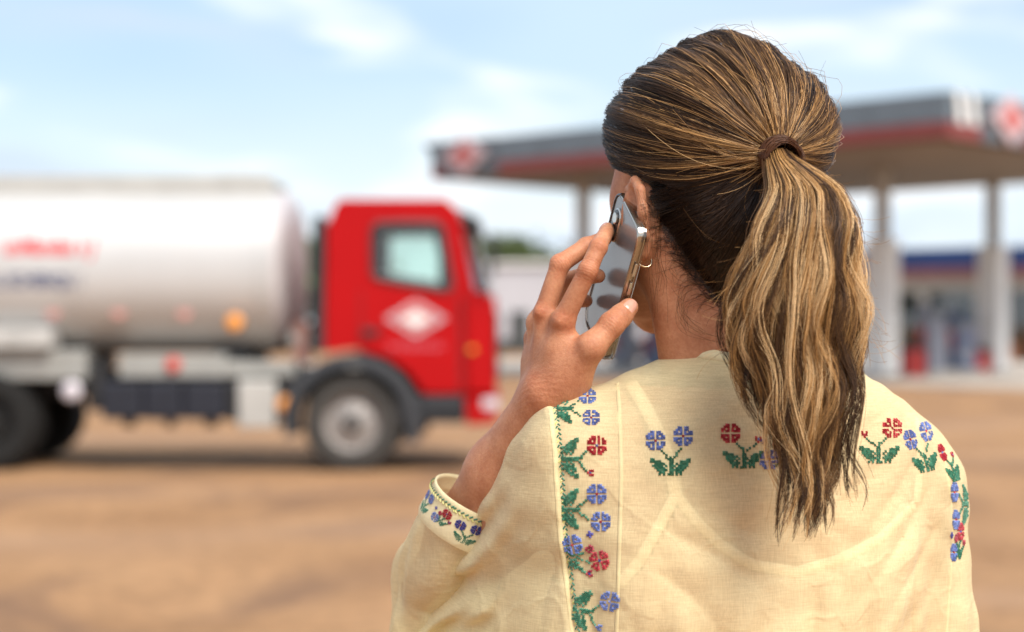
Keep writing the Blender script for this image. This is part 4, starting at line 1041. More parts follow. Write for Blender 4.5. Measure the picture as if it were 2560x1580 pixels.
# neckband: follows the neck opening
def band_strip(pts, nrm, w, th, name, mat, parent, closed=False):
    """flat cloth strip: pts on one edge, w the across vectors, nrm the outward normals"""
    pts, nrm, w = map(np.array, (pts, nrm, w)); n = len(pts)
    prof = [(0, 0), (.0, 1), (.5, 1.25), (1, 1), (1, 0)]
    V = np.concatenate([[pts[i] + w[i]*a + nrm[i]*th*b for a, b in prof] for i in range(n)]); k = len(prof)
    Fq = [(i*k + j, i*k + j + 1, ((i+1) % n)*k + j + 1, ((i+1) % n)*k + j) for i in range(n if closed else n - 1) for j in range(k - 1)]
    return mesh_from(name, V, Fq, mat, parent)
nb_ = []
for i in range(72):
    a = 2*math.pi*i/72; dx, dy = math.cos(a), math.sin(a)
    o = Vector((.190 + dx*.0555, 1.499 + dy*.0570, 1.62)); h = bl_bvh.ray_cast(o, Vector((0, 0, -1)))
    nb_.append((np.array(h[0]) if h[0] else None, np.array(h[1]) if h[0] else None, np.array((-dx, -dy, 0))))
zz = np.array([q[0][2] if q[0] is not None else np.nan for q in nb_]); idx_ = np.arange(72); okz = ~np.isnan(zz)
zz = np.interp(idx_, idx_[okz], zz[okz], period=72); zz = np.convolve(np.r_[zz[-3:], zz, zz[:3]], np.ones(7)/7, 'valid')
npts = [np.array((.190 + math.cos(2*math.pi*i/72)*.0570, 1.499 + math.sin(2*math.pi*i/72)*.0585, zz[i] - .0025)) for i in range(72)]
nin = [np.array((-math.cos(2*math.pi*i/72)*.0045, -math.sin(2*math.pi*i/72)*.0045, .0085)) for i in range(72)]
nout = [np.array((math.cos(2*math.pi*i/72)*.8, math.sin(2*math.pi*i/72)*.8, .6)) for i in range(72)]
neckband = band_strip(npts, nout, nin, .0016, 'neckband', m_linen2, blouse, True)

# lines of stitching and folded seams laid along the cloth
def along(tree, px, step=6.0):
    """points and normals on a surface under a polyline of the photograph"""
    out = []
    for (x0, y0), (x1, y1) in zip(px, px[1:]):
        n = max(1, int(math.hypot(x1-x0, y1-y0) / step))
        for i in range(n):
            h, nn = cast(tree, x0 + (x1-x0)*i/n, y0 + (y1-y0)*i/n)
            if h is not None: out.append((np.array(h), np.array(nn) * (-1 if np.array(nn) @ (np.array(h) - np.array(EYE)) > 0 else 1)))
    return out
def smooth_pts(pn, it=3):
    p = np.array([q[0] for q in pn]); n = np.array([q[1] for q in pn])
    for _ in range(it):
        p[1:-1] = .5*p[1:-1] + .25*(p[:-2] + p[2:]); n[1:-1] = .5*n[1:-1] + .25*(n[:-2] + n[2:])
    return p, n / np.linalg.norm(n, axis=1)[:, None]
def ribbon(tree, px, width, th, name, mat, parent, off=0.0):
    p, n = smooth_pts(along(tree, px)); t = np.gradient(p, axis=0); t /= np.linalg.norm(t, axis=1)[:, None]
    s = np.cross(t, n); return band_strip(p - s*width/2 + n*off, n, s*width, th, name, mat, parent)
SEAM = [(1372, 996), (1380, 1060), (1388, 1140), (1394, 1250), (1402, 1350), (1416, 1450), (1440, 1660)]
PLACK = [(1543, 958), (1548, 1020), (1551, 1100), (1553, 1200), (1549, 1330), (1545, 1450), (1538, 1660)]
ribbon(bl_bvh, SEAM, .0040, .0005, 'sleeve_seam', m_seam, blouse, -.0004)
ribbon(bl_bvh, PLACK, .0034, .0003, 'panel_seam', m_seam, blouse, -.0002)
ribbon(bl_bvh, [(2330, 1075), (2362, 1140), (2376, 1230), (2384, 1330), (2378, 1430), (2360, 1660)], .0030, .0004, 'sleeve_seam', m_seam, blouse, -.0004)

# camisole under the blouse: scoop back and straps
fd = Field((.0, 1.34, .80), (.40, 1.72, 1.44), .004); torso(fd, .0035)
cV, cF = fd.mesh(); cV = relax(cV, cF, 1)
gx = np.array([(1440, 1470), (1560, 1448), (1640, 1330), (1688, 1236), (1720, 1275), (1800, 1365), (1880, 1415), (1990, 1432), (2100, 1400), (2200, 1350), (2290, 1262), (2360, 1300), (2450, 1400)], float)
proj = lambda p: (HX + F_PX*p[:, 0]/p[:, 1], HY + F_PX*(CAM_Z - p[:, 2])/p[:, 1])
gX = (gx[:, 0] - HX) / F_PX * 1.42; gZ = CAM_Z - (gx[:, 1] - HY) / F_PX * 1.42
arm = (np.abs(cV[:, 0] - .19) < .165)
cV2, cF2 = keep(cV, cF, (cV[:, 2] < np.interp(cV[:, 0], gX, gZ)) & arm)
cami = mesh_from('camisole', cV2, cF2, m_cami, person)
fd2 = Field((.0, 1.34, 1.20), (.40, 1.60, 1.50), .004); torso(fd2, .0042); tV, tF = fd2.mesh(); t_bvh = bvh(relax(tV, tF, 1), tF)
m_strap = linen('camisole edging', (0.93, 0.74, 0.52), 0.0, 0.05)
ribbon(t_bvh, [(1578, 960), (1610, 1010), (1650, 1090), (1680, 1170), (1690, 1240)], .0105, .0009, 'strap', m_strap, cami)
ribbon(t_bvh, [(2290, 1010), (2300, 1100), (2298, 1180), (2290, 1262)], .0085, .0009, 'strap', m_strap, cami)
ribbon(t_bvh, [(1548, 1462), (1600, 1400), (1650, 1310), (1690, 1236), (1740, 1302), (1800, 1362), (1880, 1412), (1990, 1430), (2100, 1398), (2200, 1346), (2290, 1258)], .0085, .0009, 'edging', m_strap, cami)

# cuff of the raised sleeve
def ring_loft(c0, ax, prof, name, mat, parent, n=44, wob=0.0):
    ax = ax / np.linalg.norm(ax); e1 = np.cross(ax, (0, 0, 1.0)); e1 /= np.linalg.norm(e1); e2 = np.cross(ax, e1)
    V = [c0 + ax*h + (e1*math.cos(t) + e2*math.sin(t)) * r * (1 + wob*math.sin(3*t + h*60)) for r, h in prof for t in np.linspace(0, 2*math.pi, n, endpoint=False)]
    Fq = [(i*n + j, i*n + (j+1) % n, (i+1)*n + (j+1) % n, (i+1)*n + j) for i in range(len(prof) - 1) for j in range(n)]
    return mesh_from(name, V, Fq, mat, parent)
CUFF_PROF = [(.0430, -.006), (.0447, -.002), (.0445, .004), (.0437, .014), (.0433, .024), (.0439, .0275), (.0425, .0285), (.0418, .025), (.0425, .010)]
cuff = ring_loft(CUFF, cuff_ax, CUFF_PROF, 'cuff', m_linen2, blouse, 44, .02)
rax_ = (RWRI - RELB); ring_loft(RELB + rax_*.5, rax_, [(.056, -.008), (.058, 0), (.056, .02), (.054, .03), (.052, .028)], 'cuff', m_linen2, blouse)

# ------------------------------------------------------------------ cross-stitch embroidery: every stitch is a raised cross on the cloth
TH = {'r': (.34, .014, .028), 'b': (.10, .15, .36), 'g': (.03, .16, .095), 'd': (.30, .02, .045), 'n': (.05, .05, .25), 'y': (.62, .60, .22)}
TH.update({k.upper(): tuple(min(1, c_*1.5 + .03) for c_ in v) for k, v in list(TH.items())})
m_thread = {k: M('thread ' + k, v, .55, 0, .22, 900) for k, v in TH.items()}
FLOWER = ['..xx.xx..', '.xxx.xxx.', 'xx.x.x.xx', 'xxxx.xxxx', '....c....', 'xxxx.xxxx', 'xx.x.x.xx', '.xxx.xxx.', '..xx.xx..']
BUD = ['x.x', 'xcx', '.x.']
LEAF = ['....g', '.g.gg', 'gggg.', '.ggg.', 'ggg..', '.g...']
def canvas(): return {}
def stamp(cv, pat, x, y, mp, flip=False):
    for j, row in enumerate(pat):
        for i, ch in enumerate(row[::-1] if flip else row):
            if ch != '.': cv[(x + i, y + j)] = mp.get(ch, ch)
def line(cv, x0, y0, x1, y1, ch):
    n = max(abs(x1-x0), abs(y1-y0))
    for i in range(n + 1): cv[(round(x0 + (x1-x0)*i/n), round(y0 + (y1-y0)*i/n))] = ch
LF = ['......gg', '...ggggg', '.gggggg.', 'g.ggggg.', '.ggggg..', 'ggggg...', '.ggg....']
def base_leaves(cv, cx, y):
    stamp(cv, LF, cx + 2, y, {}); stamp(cv, LF, cx - 9, y, {}, True)
    for i in (-5, -3, -1, 0, 1, 3, 5): cv[(cx + i, y + 7)] = 'g'
def two_flowers(c1='b', c2='r'):
    cv = canvas(); stamp(cv, FLOWER, -11, 0, {'x': c1, 'c': c2}); stamp(cv, FLOWER, 2, -2, {'x': c1, 'c': c2})
    line(cv, -4, 9, -1, 13, 'g'); line(cv, 5, 8, 1, 13, 'g'); line(cv, 0, 12, 0, 20, 'g'); line(cv, 1, 13, 1, 20, 'g'); base_leaves(cv, 0, 13); return cv
def one_flower(c1='r', c2='b', flip=False):
    cv = canvas(); stamp(cv, FLOWER, -10, 0, {'x': c1, 'c': c2}); stamp(cv, BUD, 6, 6, {'x': c1, 'c': c2})
    line(cv, -3, 9, 0, 12, 'g'); line(cv, 6, 9, 1, 13, 'g'); line(cv, 0, 11, 0, 20, 'g'); line(cv, 1, 13, 1, 20, 'g'); base_leaves(cv, 0, 13)
    return {(-x, y): c for (x, y), c in cv.items()} if flip else cv
def mixed():
    cv = canvas(); stamp(cv, FLOWER, -9, 11, {'x': 'b', 'c': 'r'}); stamp(cv, ['.dd.', 'dddd', 'dd.d', '.dd.'], -3, 6, {}); stamp(cv, FLOWER, 1, 0, {'x': 'r', 'c': 'n'})
    stamp(cv, ['.n.', 'nnn', '.n.'], -9, 5, {}); line(cv, 5, 9, -2, 18, 'g'); line(cv, -1, 10, 3, 18, 'g'); stamp(cv, BUD, 9, 9, {'x': 'd', 'c': 'n'}); line(cv, 9, 12, 3, 17, 'g'); stamp(cv, LEAF, 3, 13, {}); return cv
def embroider(cv, x0, y0, pitch, ang, name, tree=None, parent=None, squash=1.0, lift=.0004, squash_y=1.0):
    """place a motif's stitches: x0, y0 its foot in the photograph, pitch in photograph pixels, ang turns it"""
    tree = tree or bl_bvh; ca, sa = math.cos(R(ang)), math.sin(R(ang)); Vs, Fs, mi = [], [], []; r = np.random.default_rng(int(abs(x0*7 + y0))); cv = {q: (c_.upper() if r.random() < .38 else c_) for q, c_ in cv.items()}; keys = sorted(set(cv.values()))
    my = max(y for _, y in cv)
    for (i, j), ch in cv.items():
        if r.random() < .05: continue
        ux, uy = (i + r.normal(0, .07)) * pitch * squash, (j - my + r.normal(0, .07)) * pitch * squash_y
        h, nn = cast(tree, x0 + ux*ca - uy*sa, y0 + ux*sa + uy*ca)
        if h is None: continue
        h, nn = np.array(h), np.array(nn); nn = nn if nn @ (h - np.array(EYE)) < 0 else -nn
        e = np.cross(nn, (0, 0, 1.0)); e /= np.linalg.norm(e); g_ = np.cross(e, nn); s = pitch / F_PX * h[1] * .56
        for (a, b_) in (((1, 1)), ((1, -1))):
            d1 = (e*a + g_*b_) * s; d2 = (e*b_ - g_*a) * s * .34; o = len(Vs); c_ = h + nn*lift
            Vs += [c_ - d1 - d2, c_ - d1 + d2, c_ + d1 + d2, c_ + d1 - d2, c_ - d1*.55 + nn*.0009, c_ + d1*.55 + nn*.0009]
            Fs += [(o, o+1, o+4, o+4), (o+1, o+2, o+5, o+4), (o+2, o+3, o+5, o+5), (o+3, o, o+4, o+5)]; mi += [keys.index(ch)]*4
    me = bpy.data.meshes.new(name); me.from_pydata([tuple(v) for v in Vs], [], [tuple(dict.fromkeys(f)) for f in Fs])
    for k in keys: me.materials.append(m_thread[k])
    me.polygons.foreach_set('material_index', mi); me.update()
    return link(name, me, parent or blouse)
def fl(cv, x, y, pitch, ang, label, squash=1.0, tree=None, parent=None, sy=1.0):
    o = embroider(cv, x, y, pitch, ang, 'embroidered_flower', tree, parent, squash, squash_y=sy); o['label'] = label
PI_ = 5.3
fl(two_flowers(), 1396, 1020, PI_*.86, 90, 'two blue flowers at the top of the shoulder band', .9)
fl(one_flower(), 1407, 1145, PI_, 90, 'red flower with a small bud on the shoulder band')
fl(two_flowers(), 1407, 1272, PI_, 90, 'two blue flowers in the middle of the shoulder band')
fl(mixed(), 1416, 1392, PI_, 78, 'mixed blue and red flowers on the shoulder band')
fl(one_flower('b', 'b'), 1436, 1520, PI_, 100, 'blue flower low on the shoulder band')
fl(two_flowers(), 1676, 1186, PI_, 0, 'two blue flowers left of the ponytail')
fl(one_flower(), 1858, 1168, PI_, 0, 'red flower with a bud beside the ponytail')
fl(mixed(), 1950, 1170, PI_, 0, 'red and blue flowers half hidden by the ponytail')
fl(one_flower('r', 'd', True), 2198, 1155, PI_, 0, 'red flower right of the ponytail')
fl(two_flowers(), 2318, 1176, PI_, -14, 'blue flowers near the right shoulder', .62)
fl(one_flower(), 2390, 1200, PI_*.9, -20, 'red flower on the edge of the right shoulder', .34)
fl(two_flowers(), 2418, 1262, PI_, -90, 'blue flowers on the right sleeve', 1.0, sy=.34)
fl(mixed(), 2392, 1400, PI_*.9, 0, 'small red motif low on the right sleeve', .35)
# running stitch beside the shoulder band
cv = {}
p, n_ = smooth_pts(along(bl_bvh, [(x + 14, y) for x, y in SEAM], 4.0))
def stitch_row(pts, nrm, name, parent, step, mats, amp=.0011, sz=.0016):
    L = np.r_[0, np.cumsum(np.linalg.norm(np.diff(pts, axis=0), axis=1))]; Vs, Fs, mi = [], [], []
    for k, t in enumerate(np.arange(0, L[-1], step)):
        c_ = np.array([np.interp(t, L, pts[:, i]) for i in range(3)]); nn = np.array([np.interp(t, L, nrm[:, i]) for i in range(3)]); nn /= np.linalg.norm(nn)
        c2 = np.array([np.interp(t + .001, L, pts[:, i]) for i in range(3)]); tg = c2 - c_; tg /= max(np.linalg.norm(tg), 1e-9); s = np.cross(tg, nn)
        c_ = c_ + s * amp * (1 if k % 2 else -1) + nn*.0003; d1 = (tg + s*(.8 if k % 2 else -.8)); d1 = d1/np.linalg.norm(d1)*sz; d2 = np.cross(d1, nn)*.42; o = len(Vs)
        Vs += [c_ - d1 - d2, c_ - d1 + d2, c_ + d1 + d2, c_ + d1 - d2, c_ - d1*.5 + nn*.0007, c_ + d1*.5 + nn*.0007]
        Fs += [(o, o+1, o+4), (o+1, o+2, o+5, o+4), (o+2, o+3, o+5), (o+3, o, o+4, o+5)]; mi += [k % len(mats)]*4
    me = bpy.data.meshes.new(name); me.from_pydata([tuple(v) for v in Vs], [], Fs)
    for m_ in mats: me.materials.append(m_)
    me.polygons.foreach_set('material_index', mi); me.update(); return link(name, me, parent)
stitch_row(p, n_, 'stitched_border', blouse, .0020, [m_thread['g'], m_thread['y'], m_thread['g'], m_thread['g']])
# cuff embroidery
cfV = np.array([v.co[:] for v in cuff.data.vertices]); cfF = np.array([list(q.vertices) for q in cuff.data.polygons]); cf_bvh = bvh(cfV, cfF)
cax = cuff_ax; e1 = np.cross(cax, (0, 0, 1.0)); e1 /= np.linalg.norm(e1); e2 = np.cross(cax, e1)
rowp = np.array([CUFF + cax*.0225 + (e1*math.cos(t) + e2*math.sin(t))*.0443 for t in np.linspace(0, 2*math.pi, 120)]); rown = np.array([(e1*math.cos(t) + e2*math.sin(t)) for t in np.linspace(0, 2*math.pi, 120)])
stitch_row(rowp, rown, 'stitched_border', cuff, .0020, [m_thread['g'], m_thread['y']])
cc = proj(np.array([CUFF + cax*.006]))
def cuff_motif(cv, th0, label, pitch=.00105):
    """cross-stitch wrapped round the cuff band"""
    Vs, Fs, mi = [], [], []; keys = sorted(set(cv.values())); my = max(y for _, y in cv); n0 = min(y for _, y in cv)
    for (i, j), ch in cv.items():
        th_ = th0 + i*pitch/.0440; al_ = .0185 - (j - n0)*pitch*.78; o_ = e1*math.cos(th_) + e2*math.sin(th_); tg = -e1*math.sin(th_) + e2*math.cos(th_); c0 = CUFF + cax*al_ + o_*(.0437*(1 + .02*math.sin(3*th_ + al_*60)) + .0005)
        for a, b_ in ((1, 1), (1, -1)):
            d1 = (tg*a + cax*b_)*pitch*.56; d2 = (tg*b_ - cax*a)*pitch*.2; o = len(Vs)
            Vs += [c0 - d1 - d2, c0 - d1 + d2, c0 + d1 + d2, c0 + d1 - d2, c0 - d1*.5 + o_*.0006, c0 + d1*.5 + o_*.0006]
            Fs += [(o, o+1, o+4), (o+1, o+2, o+5, o+4), (o+2, o+3, o+5), (o+3, o, o+4, o+5)]; mi += [keys.index(ch)]*4
    me = bpy.data.meshes.new('embroidered_flower'); me.from_pydata([tuple(v) for v in Vs], [], Fs)
    for k in keys: me.materials.append(m_thread[k])
    me.polygons.foreach_set('material_index', mi); me.update(); o = link('embroidered_flower', me, cuff); o['label'] = label
face_ = max(np.linspace(0, 2*math.pi, 180), key=lambda t: float((e1*math.cos(t) + e2*math.sin(t)) @ np.array((-.62, -.78, 0))))
cuff_motif(mixed(), face_, 'dark mixed flowers on the sleeve cuff'); cuff_motif(two_flowers('n', 'r'), face_ + .62, 'navy flowers on the sleeve cuff'); cuff_motif(two_flowers(), face_ - .62, 'blue flowers on the sleeve cuff'); cuff_motif(one_flower('d', 'n'), face_ + 1.25, 'dark red flower on the sleeve cuff')

# ------------------------------------------------------------------ trousers and shoes (below the frame)
m_denim = M('dark denim', (0.03, 0.042, 0.085), .85, 0, .2, 60, .1, 400)
m_shoe = M('tan leather shoe', (0.25, 0.13, 0.07), .5, 0, .1, 30)
fd = Field((-.02, 1.30, .06), (.42, 1.76, .96), .007)
fd.ball(B(0, .0, .86), (.166, .122, .13), BR, .04)
for s in (-1, 1): fd.chain([B(.085*s, 0, .82), B(.09*s, .015, .48), B(.09*s, -.01, .10)], [.094, .066, .058], .03)
V, Fc = fd.mesh(); V = relax(V, Fc, 1); mesh_from('trousers', *keep(V, Fc, (V[:, 2] > .075) & (V[:, 2] < .92)), m_denim, person)
for s in (-1, 1):
    fd = Field(B(.09*s, .05, .0) + np.array((-.2, -.2, -.01)), B(.09*s, .05, .0) + np.array((.2, .2, .16)), .004)
    fd.chain([B(.09*s, -.035, .05), B(.09*s, .03, .05), B(.095*s, .15, .032)], [.036, .040, .03], .02); fd.cone(B(.09*s, -.01, .05), B(.09*s, -.01, .12), .04, .042, .02)
    V, Fc = fd.mesh(); V[:, 2] = np.maximum(V[:, 2], .0); mesh_from('shoe', V, Fc, m_shoe, person)
# ------------------------------------------------------------------ hair: a dark under-layer and thousands of modelled strands
def hair_material():
    m = bpy.data.materials.new('hair'); m.use_nodes = True
    n, l = m.node_tree.nodes, m.node_tree.links; b = n['Principled BSDF']
    at = n.new('ShaderNodeAttribute'); at.attribute_name = 'tint'; l.new(at.outputs['Color'], b.inputs['Base Color'])
    b.inputs['Roughness'].default_value = 0.34; b.inputs['Specular IOR Level'].default_value = 0.32
    return m
m_hair = hair_material()
m_under = M('shaded dark hair under-layer', (0.011, 0.008, 0.006), 0.6, 0, 0.3, 300)  # dark hair, deepened further by painting in the shade below the tie
hr = np.random.default_rng(21)
DARK, MID, GOLD, BLOND = (np.array(c_) for c_ in ((.024, .013, .009), (.135, .068, .030), (.50, .265, .092), (.90, .63, .34)))
def shade(t):
    """hair dye scale 0 dark .. 1 blond"""
    t = np.clip(np.asarray(t, float), 0, 1)[..., None]
    return np.where(t < .4, DARK + (MID - DARK) * t/.4, np.where(t < .75, MID + (GOLD - MID) * (t - .4)/.35, GOLD + (BLOND - GOLD) * (t - .75)/.25))
def strands(P_, rad, col, name, parent):
    """P_ strands x points x 3, rad per strand/point, col strands x points x 3 -> one mesh of three-sided tubes"""
    S, n, _ = P_.shape
    T = np.gradient(P_, axis=1); T /= np.maximum(np.linalg.norm(T, axis=2, keepdims=True), 1e-9)
    ref = np.array((.31, -.83, .47)); N = np.cross(T, ref); N /= np.maximum(np.linalg.norm(N, axis=2, keepdims=True), 1e-6); Bn = np.cross(T, N)
    rr = np.broadcast_to(rad, (S, n))[..., None]
    ring = [P_ + rr * (math.cos(a)*N + math.sin(a)*Bn) for a in (0, 2.0944, 4.1888)]
    V = np.stack(ring, 2).reshape(-1, 3); C = np.repeat(col.reshape(-1, 3), 3, axis=0)
    base = (np.arange(S)[:, None]*n + np.arange(n - 1)[None, :]).reshape(-1)*3
    Fq = np.concatenate([np.stack([base + a, base + b, base + 3 + b, base + 3 + a], 1) for a, b in ((0, 1), (1, 2), (2, 0))])
    o = mesh_from(name, V, Fq, m_hair, parent, True, C); o['kind'] = 'stuff'; return o
TIE = nP(1942, 386, 1.396)
RAD = np.array((.0860, .1060, .0875))                    # hair surface of the skull, half sizes
HO = H(0, -.004, .002)
tie_dir = HR.T @ (TIE - HO) / RAD; tie_dir /= np.linalg.norm(tie_dir)

# under-layer
fd = Field((.04, 1.33, 1.47), (.30, 1.66, 1.78), .0025)
fd.ball(H(0, -.004, .002), RAD - .0090, HR, .01)
fd.ball(H(0, -.052, -.055), (.056, .040, .055), HR, .03)
fd.cone(H(0, -.050, -.07), H(0, -.030, -.112), .046, .038, .03)
X, Y, Z = fd.ax[0][:, None, None] - HC[0], fd.ax[1][None, :, None] - HC[1], fd.ax[2][None, None, :] - HC[2]
fr_ = X*h_f[0] + Y*h_f[1]; rr_ = X*h_r[0] + Y*h_r[1]
fd.d = np.maximum(fd.d, (.93*fr_ - .37*Z - .052).astype(np.float32))             # hairline over the forehead
fd.d = np.maximum(fd.d, np.where(fr_ < 0, .824*fr_ - .567*Z - .0232 - .012*np.exp(-(rr_/.03)**2), -.567*Z - .0232 + .1*fr_).astype(np.float32))   # past the ears to the nape
V, Fc = fd.mesh(); V = relax(V, Fc, 3)
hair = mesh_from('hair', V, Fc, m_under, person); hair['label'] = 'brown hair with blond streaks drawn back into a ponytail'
cap_bvh = bvh(V, Fc)

def slerp(a, b, t):
    om = np.arccos(np.clip((a*b).sum(-1), -1, 1))[..., None, None]; so = np.maximum(np.sin(om), 1e-5)
    t = t[None, :, None]; return np.sin((1 - t)*om)/so * a[:, None, :] + np.sin(t*om)/so * b
def hairline_el(az):
    """lowest hair elevation (degrees) round the head; az 0 front, 180 back"""
    return np.interp(np.abs(az), [0, 30, 50, 65, 85, 100, 125, 150, 180], [32, 24, 4, -14, -19, -24, -34, -42, -44])
def scalp():
    NC = 120                                              # locks
    a0 = np.linspace(-180, 180, NC, endpoint=False) + hr.normal(0, 1.5, NC)
    lock_h = hr.normal(0, 1, NC); lock_t = hr.choice([.16, .44, .70], NC, p=[.30, .38, .32]) + hr.normal(0, .07, NC) + .16*np.sin(np.radians(a0)*4 + .8) - .30*np.exp(-((a0 - 52)/9)**2) - .22*np.exp(-((a0 + 40)/8)**2); lock_w = hr.normal(0, 1, (NC, 3))
    S, n = 13000, 14; az = hr.uniform(-180, 180, S)
    # front and temple hair is denser in view
    edge = hr.random(S) < .62
    low = hairline_el(az); el = np.where(edge, low + np.abs(hr.normal(0, 4, S)), low + (88 - low) * hr.random(S)**1.3)
    A, E_ = np.radians(az), np.radians(el)
    w0 = np.stack([np.sin(A)*np.cos(E_), np.cos(A)*np.cos(E_), np.sin(E_)], 1)
    t = np.linspace(0, 1, n)
    W = slerp(w0, tie_dir[None, :], t)
    # angle of arrival round the tie decides the lock
    tang = w0 - (w0 @ tie_dir)[:, None]*tie_dir; up = np.array((0, 0, 1.0)); up = up - (up @ tie_dir)*tie_dir; up /= np.linalg.norm(up); sd = np.cross(tie_dir, up)
    phi = np.degrees(np.arctan2(tang @ sd, tang @ up)); lk = np.abs(((phi[:, None] - a0[None, :] + 180) % 360) - 180).argmin(1)
    dphi = ((a0[lk] - phi + 180) % 360) - 180
    # draw strands towards the middle of their lock on the way to the tie
    ctr = w0 + (np.cos(np.radians(a0[lk]))[:, None]*up + np.sin(np.radians(a0[lk]))[:, None]*sd - np.cos(np.radians(phi))[:, None]*up - np.sin(np.radians(phi))[:, None]*sd) * np.linalg.norm(tang, axis=1)[:, None]
    ctr /= np.linalg.norm(ctr, axis=1)[:, None]; Wc = slerp(ctr, tie_dir[None, :], t)
    pull = (.86 * sm(t / .7))[None, :, None]; W = W*(1 - pull) + Wc*pull
    bell = (np.sin(math.pi * t)**1.2)[None, :, None]
    side = (np.abs(np.sin(A)) * np.clip(1 - np.abs(el - 5)/50, 0, 1))[:, None, None]
    W = W + bell * np.array((0, 0, -.14))[None, None, :] * side                              # side hair sags before it rises to the tie
    W = W + bell * (lock_w[lk] * .026)[:, None, :] + np.sin(2*math.pi*t)[None, :, None] * (lock_w[lk][:, [1, 2, 0]] * .016)[:, None, :] + bell * hr.normal(0, .016, (S, 1, 3))
    W /= np.linalg.norm(W, axis=2, keepdims=True)
    lay = (hr.random(S)**.6)[:, None]
    off = -.002 + .0035*lay + .0026*lock_h[lk][:, None]*np.sin(math.pi*np.clip(t*1.05, 0, 1))[None, :] + .0012*np.sin(t[None, :]*9 + hr.uniform(0, 6, S)[:, None])
    bumps = (.0045*np.sin(W[..., 2]*5 + 1.0) + .0030*np.sin(W[..., 0]*8 + 1.9) + .0016*np.sin(W[..., 0]*19 + W[..., 1]*6))*np.clip(W[..., 2] + .15, 0, 1)
    Pn = HO + (W * RAD) @ HR.T + ((W) @ HR.T) * (off + bumps)[..., None]
    # gather at the tie
    g = sm((t - .74) / .26)[None, :, None]
    ringr = .0105*np.sqrt(hr.random(S))
    ring = TIE + (ringr*np.cos(np.radians(phi)))[:, None]*(HR @ up) + (ringr*np.sin(np.radians(phi)))[:, None]*(HR @ sd)
    Pn = Pn*(1 - g) + ring[:, None, :]*g + (HR @ tie_dir)[None, None, :] * (.004*np.sin(math.pi*g))
    NS = 620; sub_t = hr.choice([.10, .38, .60, .90], NS, p=[.28, .27, .22, .23]); sk = ((phi + 180)/360*NS).astype(int) % NS
    tone = np.clip(.40*lock_t[lk] + .60*sub_t[sk] + hr.normal(0, .09, S), 0, 1)
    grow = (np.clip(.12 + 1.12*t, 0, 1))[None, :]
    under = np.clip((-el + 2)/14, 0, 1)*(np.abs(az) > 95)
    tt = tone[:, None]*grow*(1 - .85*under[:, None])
    streak = (hr.random(S) < .05)[:, None]; tt = np.where(streak & (under[:, None] < .3), np.clip(.62 + .3*t[None, :], 0, .92), tt)
    rad = (hr.uniform(.00014, .00028, S))[:, None] * (1 - .25*t)[None, :]
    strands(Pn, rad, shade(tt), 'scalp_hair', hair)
    # crossing fine strands, and fly-aways standing off the outline
    S2 = 220; k = hr.integers(0, S, S2); Q = Pn[k].copy(); wv = hr.normal(0, 1, (S2, 1, 3)); lift = np.abs(hr.normal(.002, .003, S2))
    tq = np.linspace(0, 1, n)[None, :, None]; nrm = (Q - HO); nrm /= np.linalg.norm(nrm, axis=2, keepdims=True)
    Q = Q + nrm*(lift[:, None, None]*np.sin(math.pi*tq)) + wv*.005*np.sin(math.pi*tq*hr.uniform(.6, 1.2, (S2, 1, 1)))
    nrm2 = (Q - HO); L = np.linalg.norm(nrm2, axis=2, keepdims=True)
    strands(Q, np.full((S2, 1), .00016), shade(np.full((S2, n), .0) + hr.uniform(.3, .85, S2)[:, None]), 'loose_hair', hair)
    S3 = 26; n3 = 10; az3 = np.radians(hr.uniform(-180, 180, S3)); el3 = np.radians(hr.uniform(0, 90, S3)); w3 = np.stack([np.sin(az3)*np.cos(el3), np.cos(az3)*np.cos(el3), np.sin(el3)], 1)
    d3 = hr.normal(0, 1, (S3, 3)); d3 -= (d3*w3).sum(1)[:, None]*w3; d3 /= np.linalg.norm(d3, axis=1)[:, None]; ln = hr.uniform(.012, .034, S3)[:, None, None]; s3 = np.linspace(0, 1, n3)[None, :, None]
    cur = hr.uniform(-.5, .35, S3)[:, None, None]
    P3 = (HO + ((w3*RAD) @ HR.T))[:, None, :] + (d3 @ HR.T)[:, None, :]*ln*s3 + (w3 @ HR.T)[:, None, :]*(ln*(.30*s3 + cur*s3*s3) - .002)
    strands(P3, np.full((S3, 1), .00012), shade(np.full((S3, n3), .30) + hr.normal(0, .12, (S3, 1))), 'flyaway_hair', hair)
scalp()

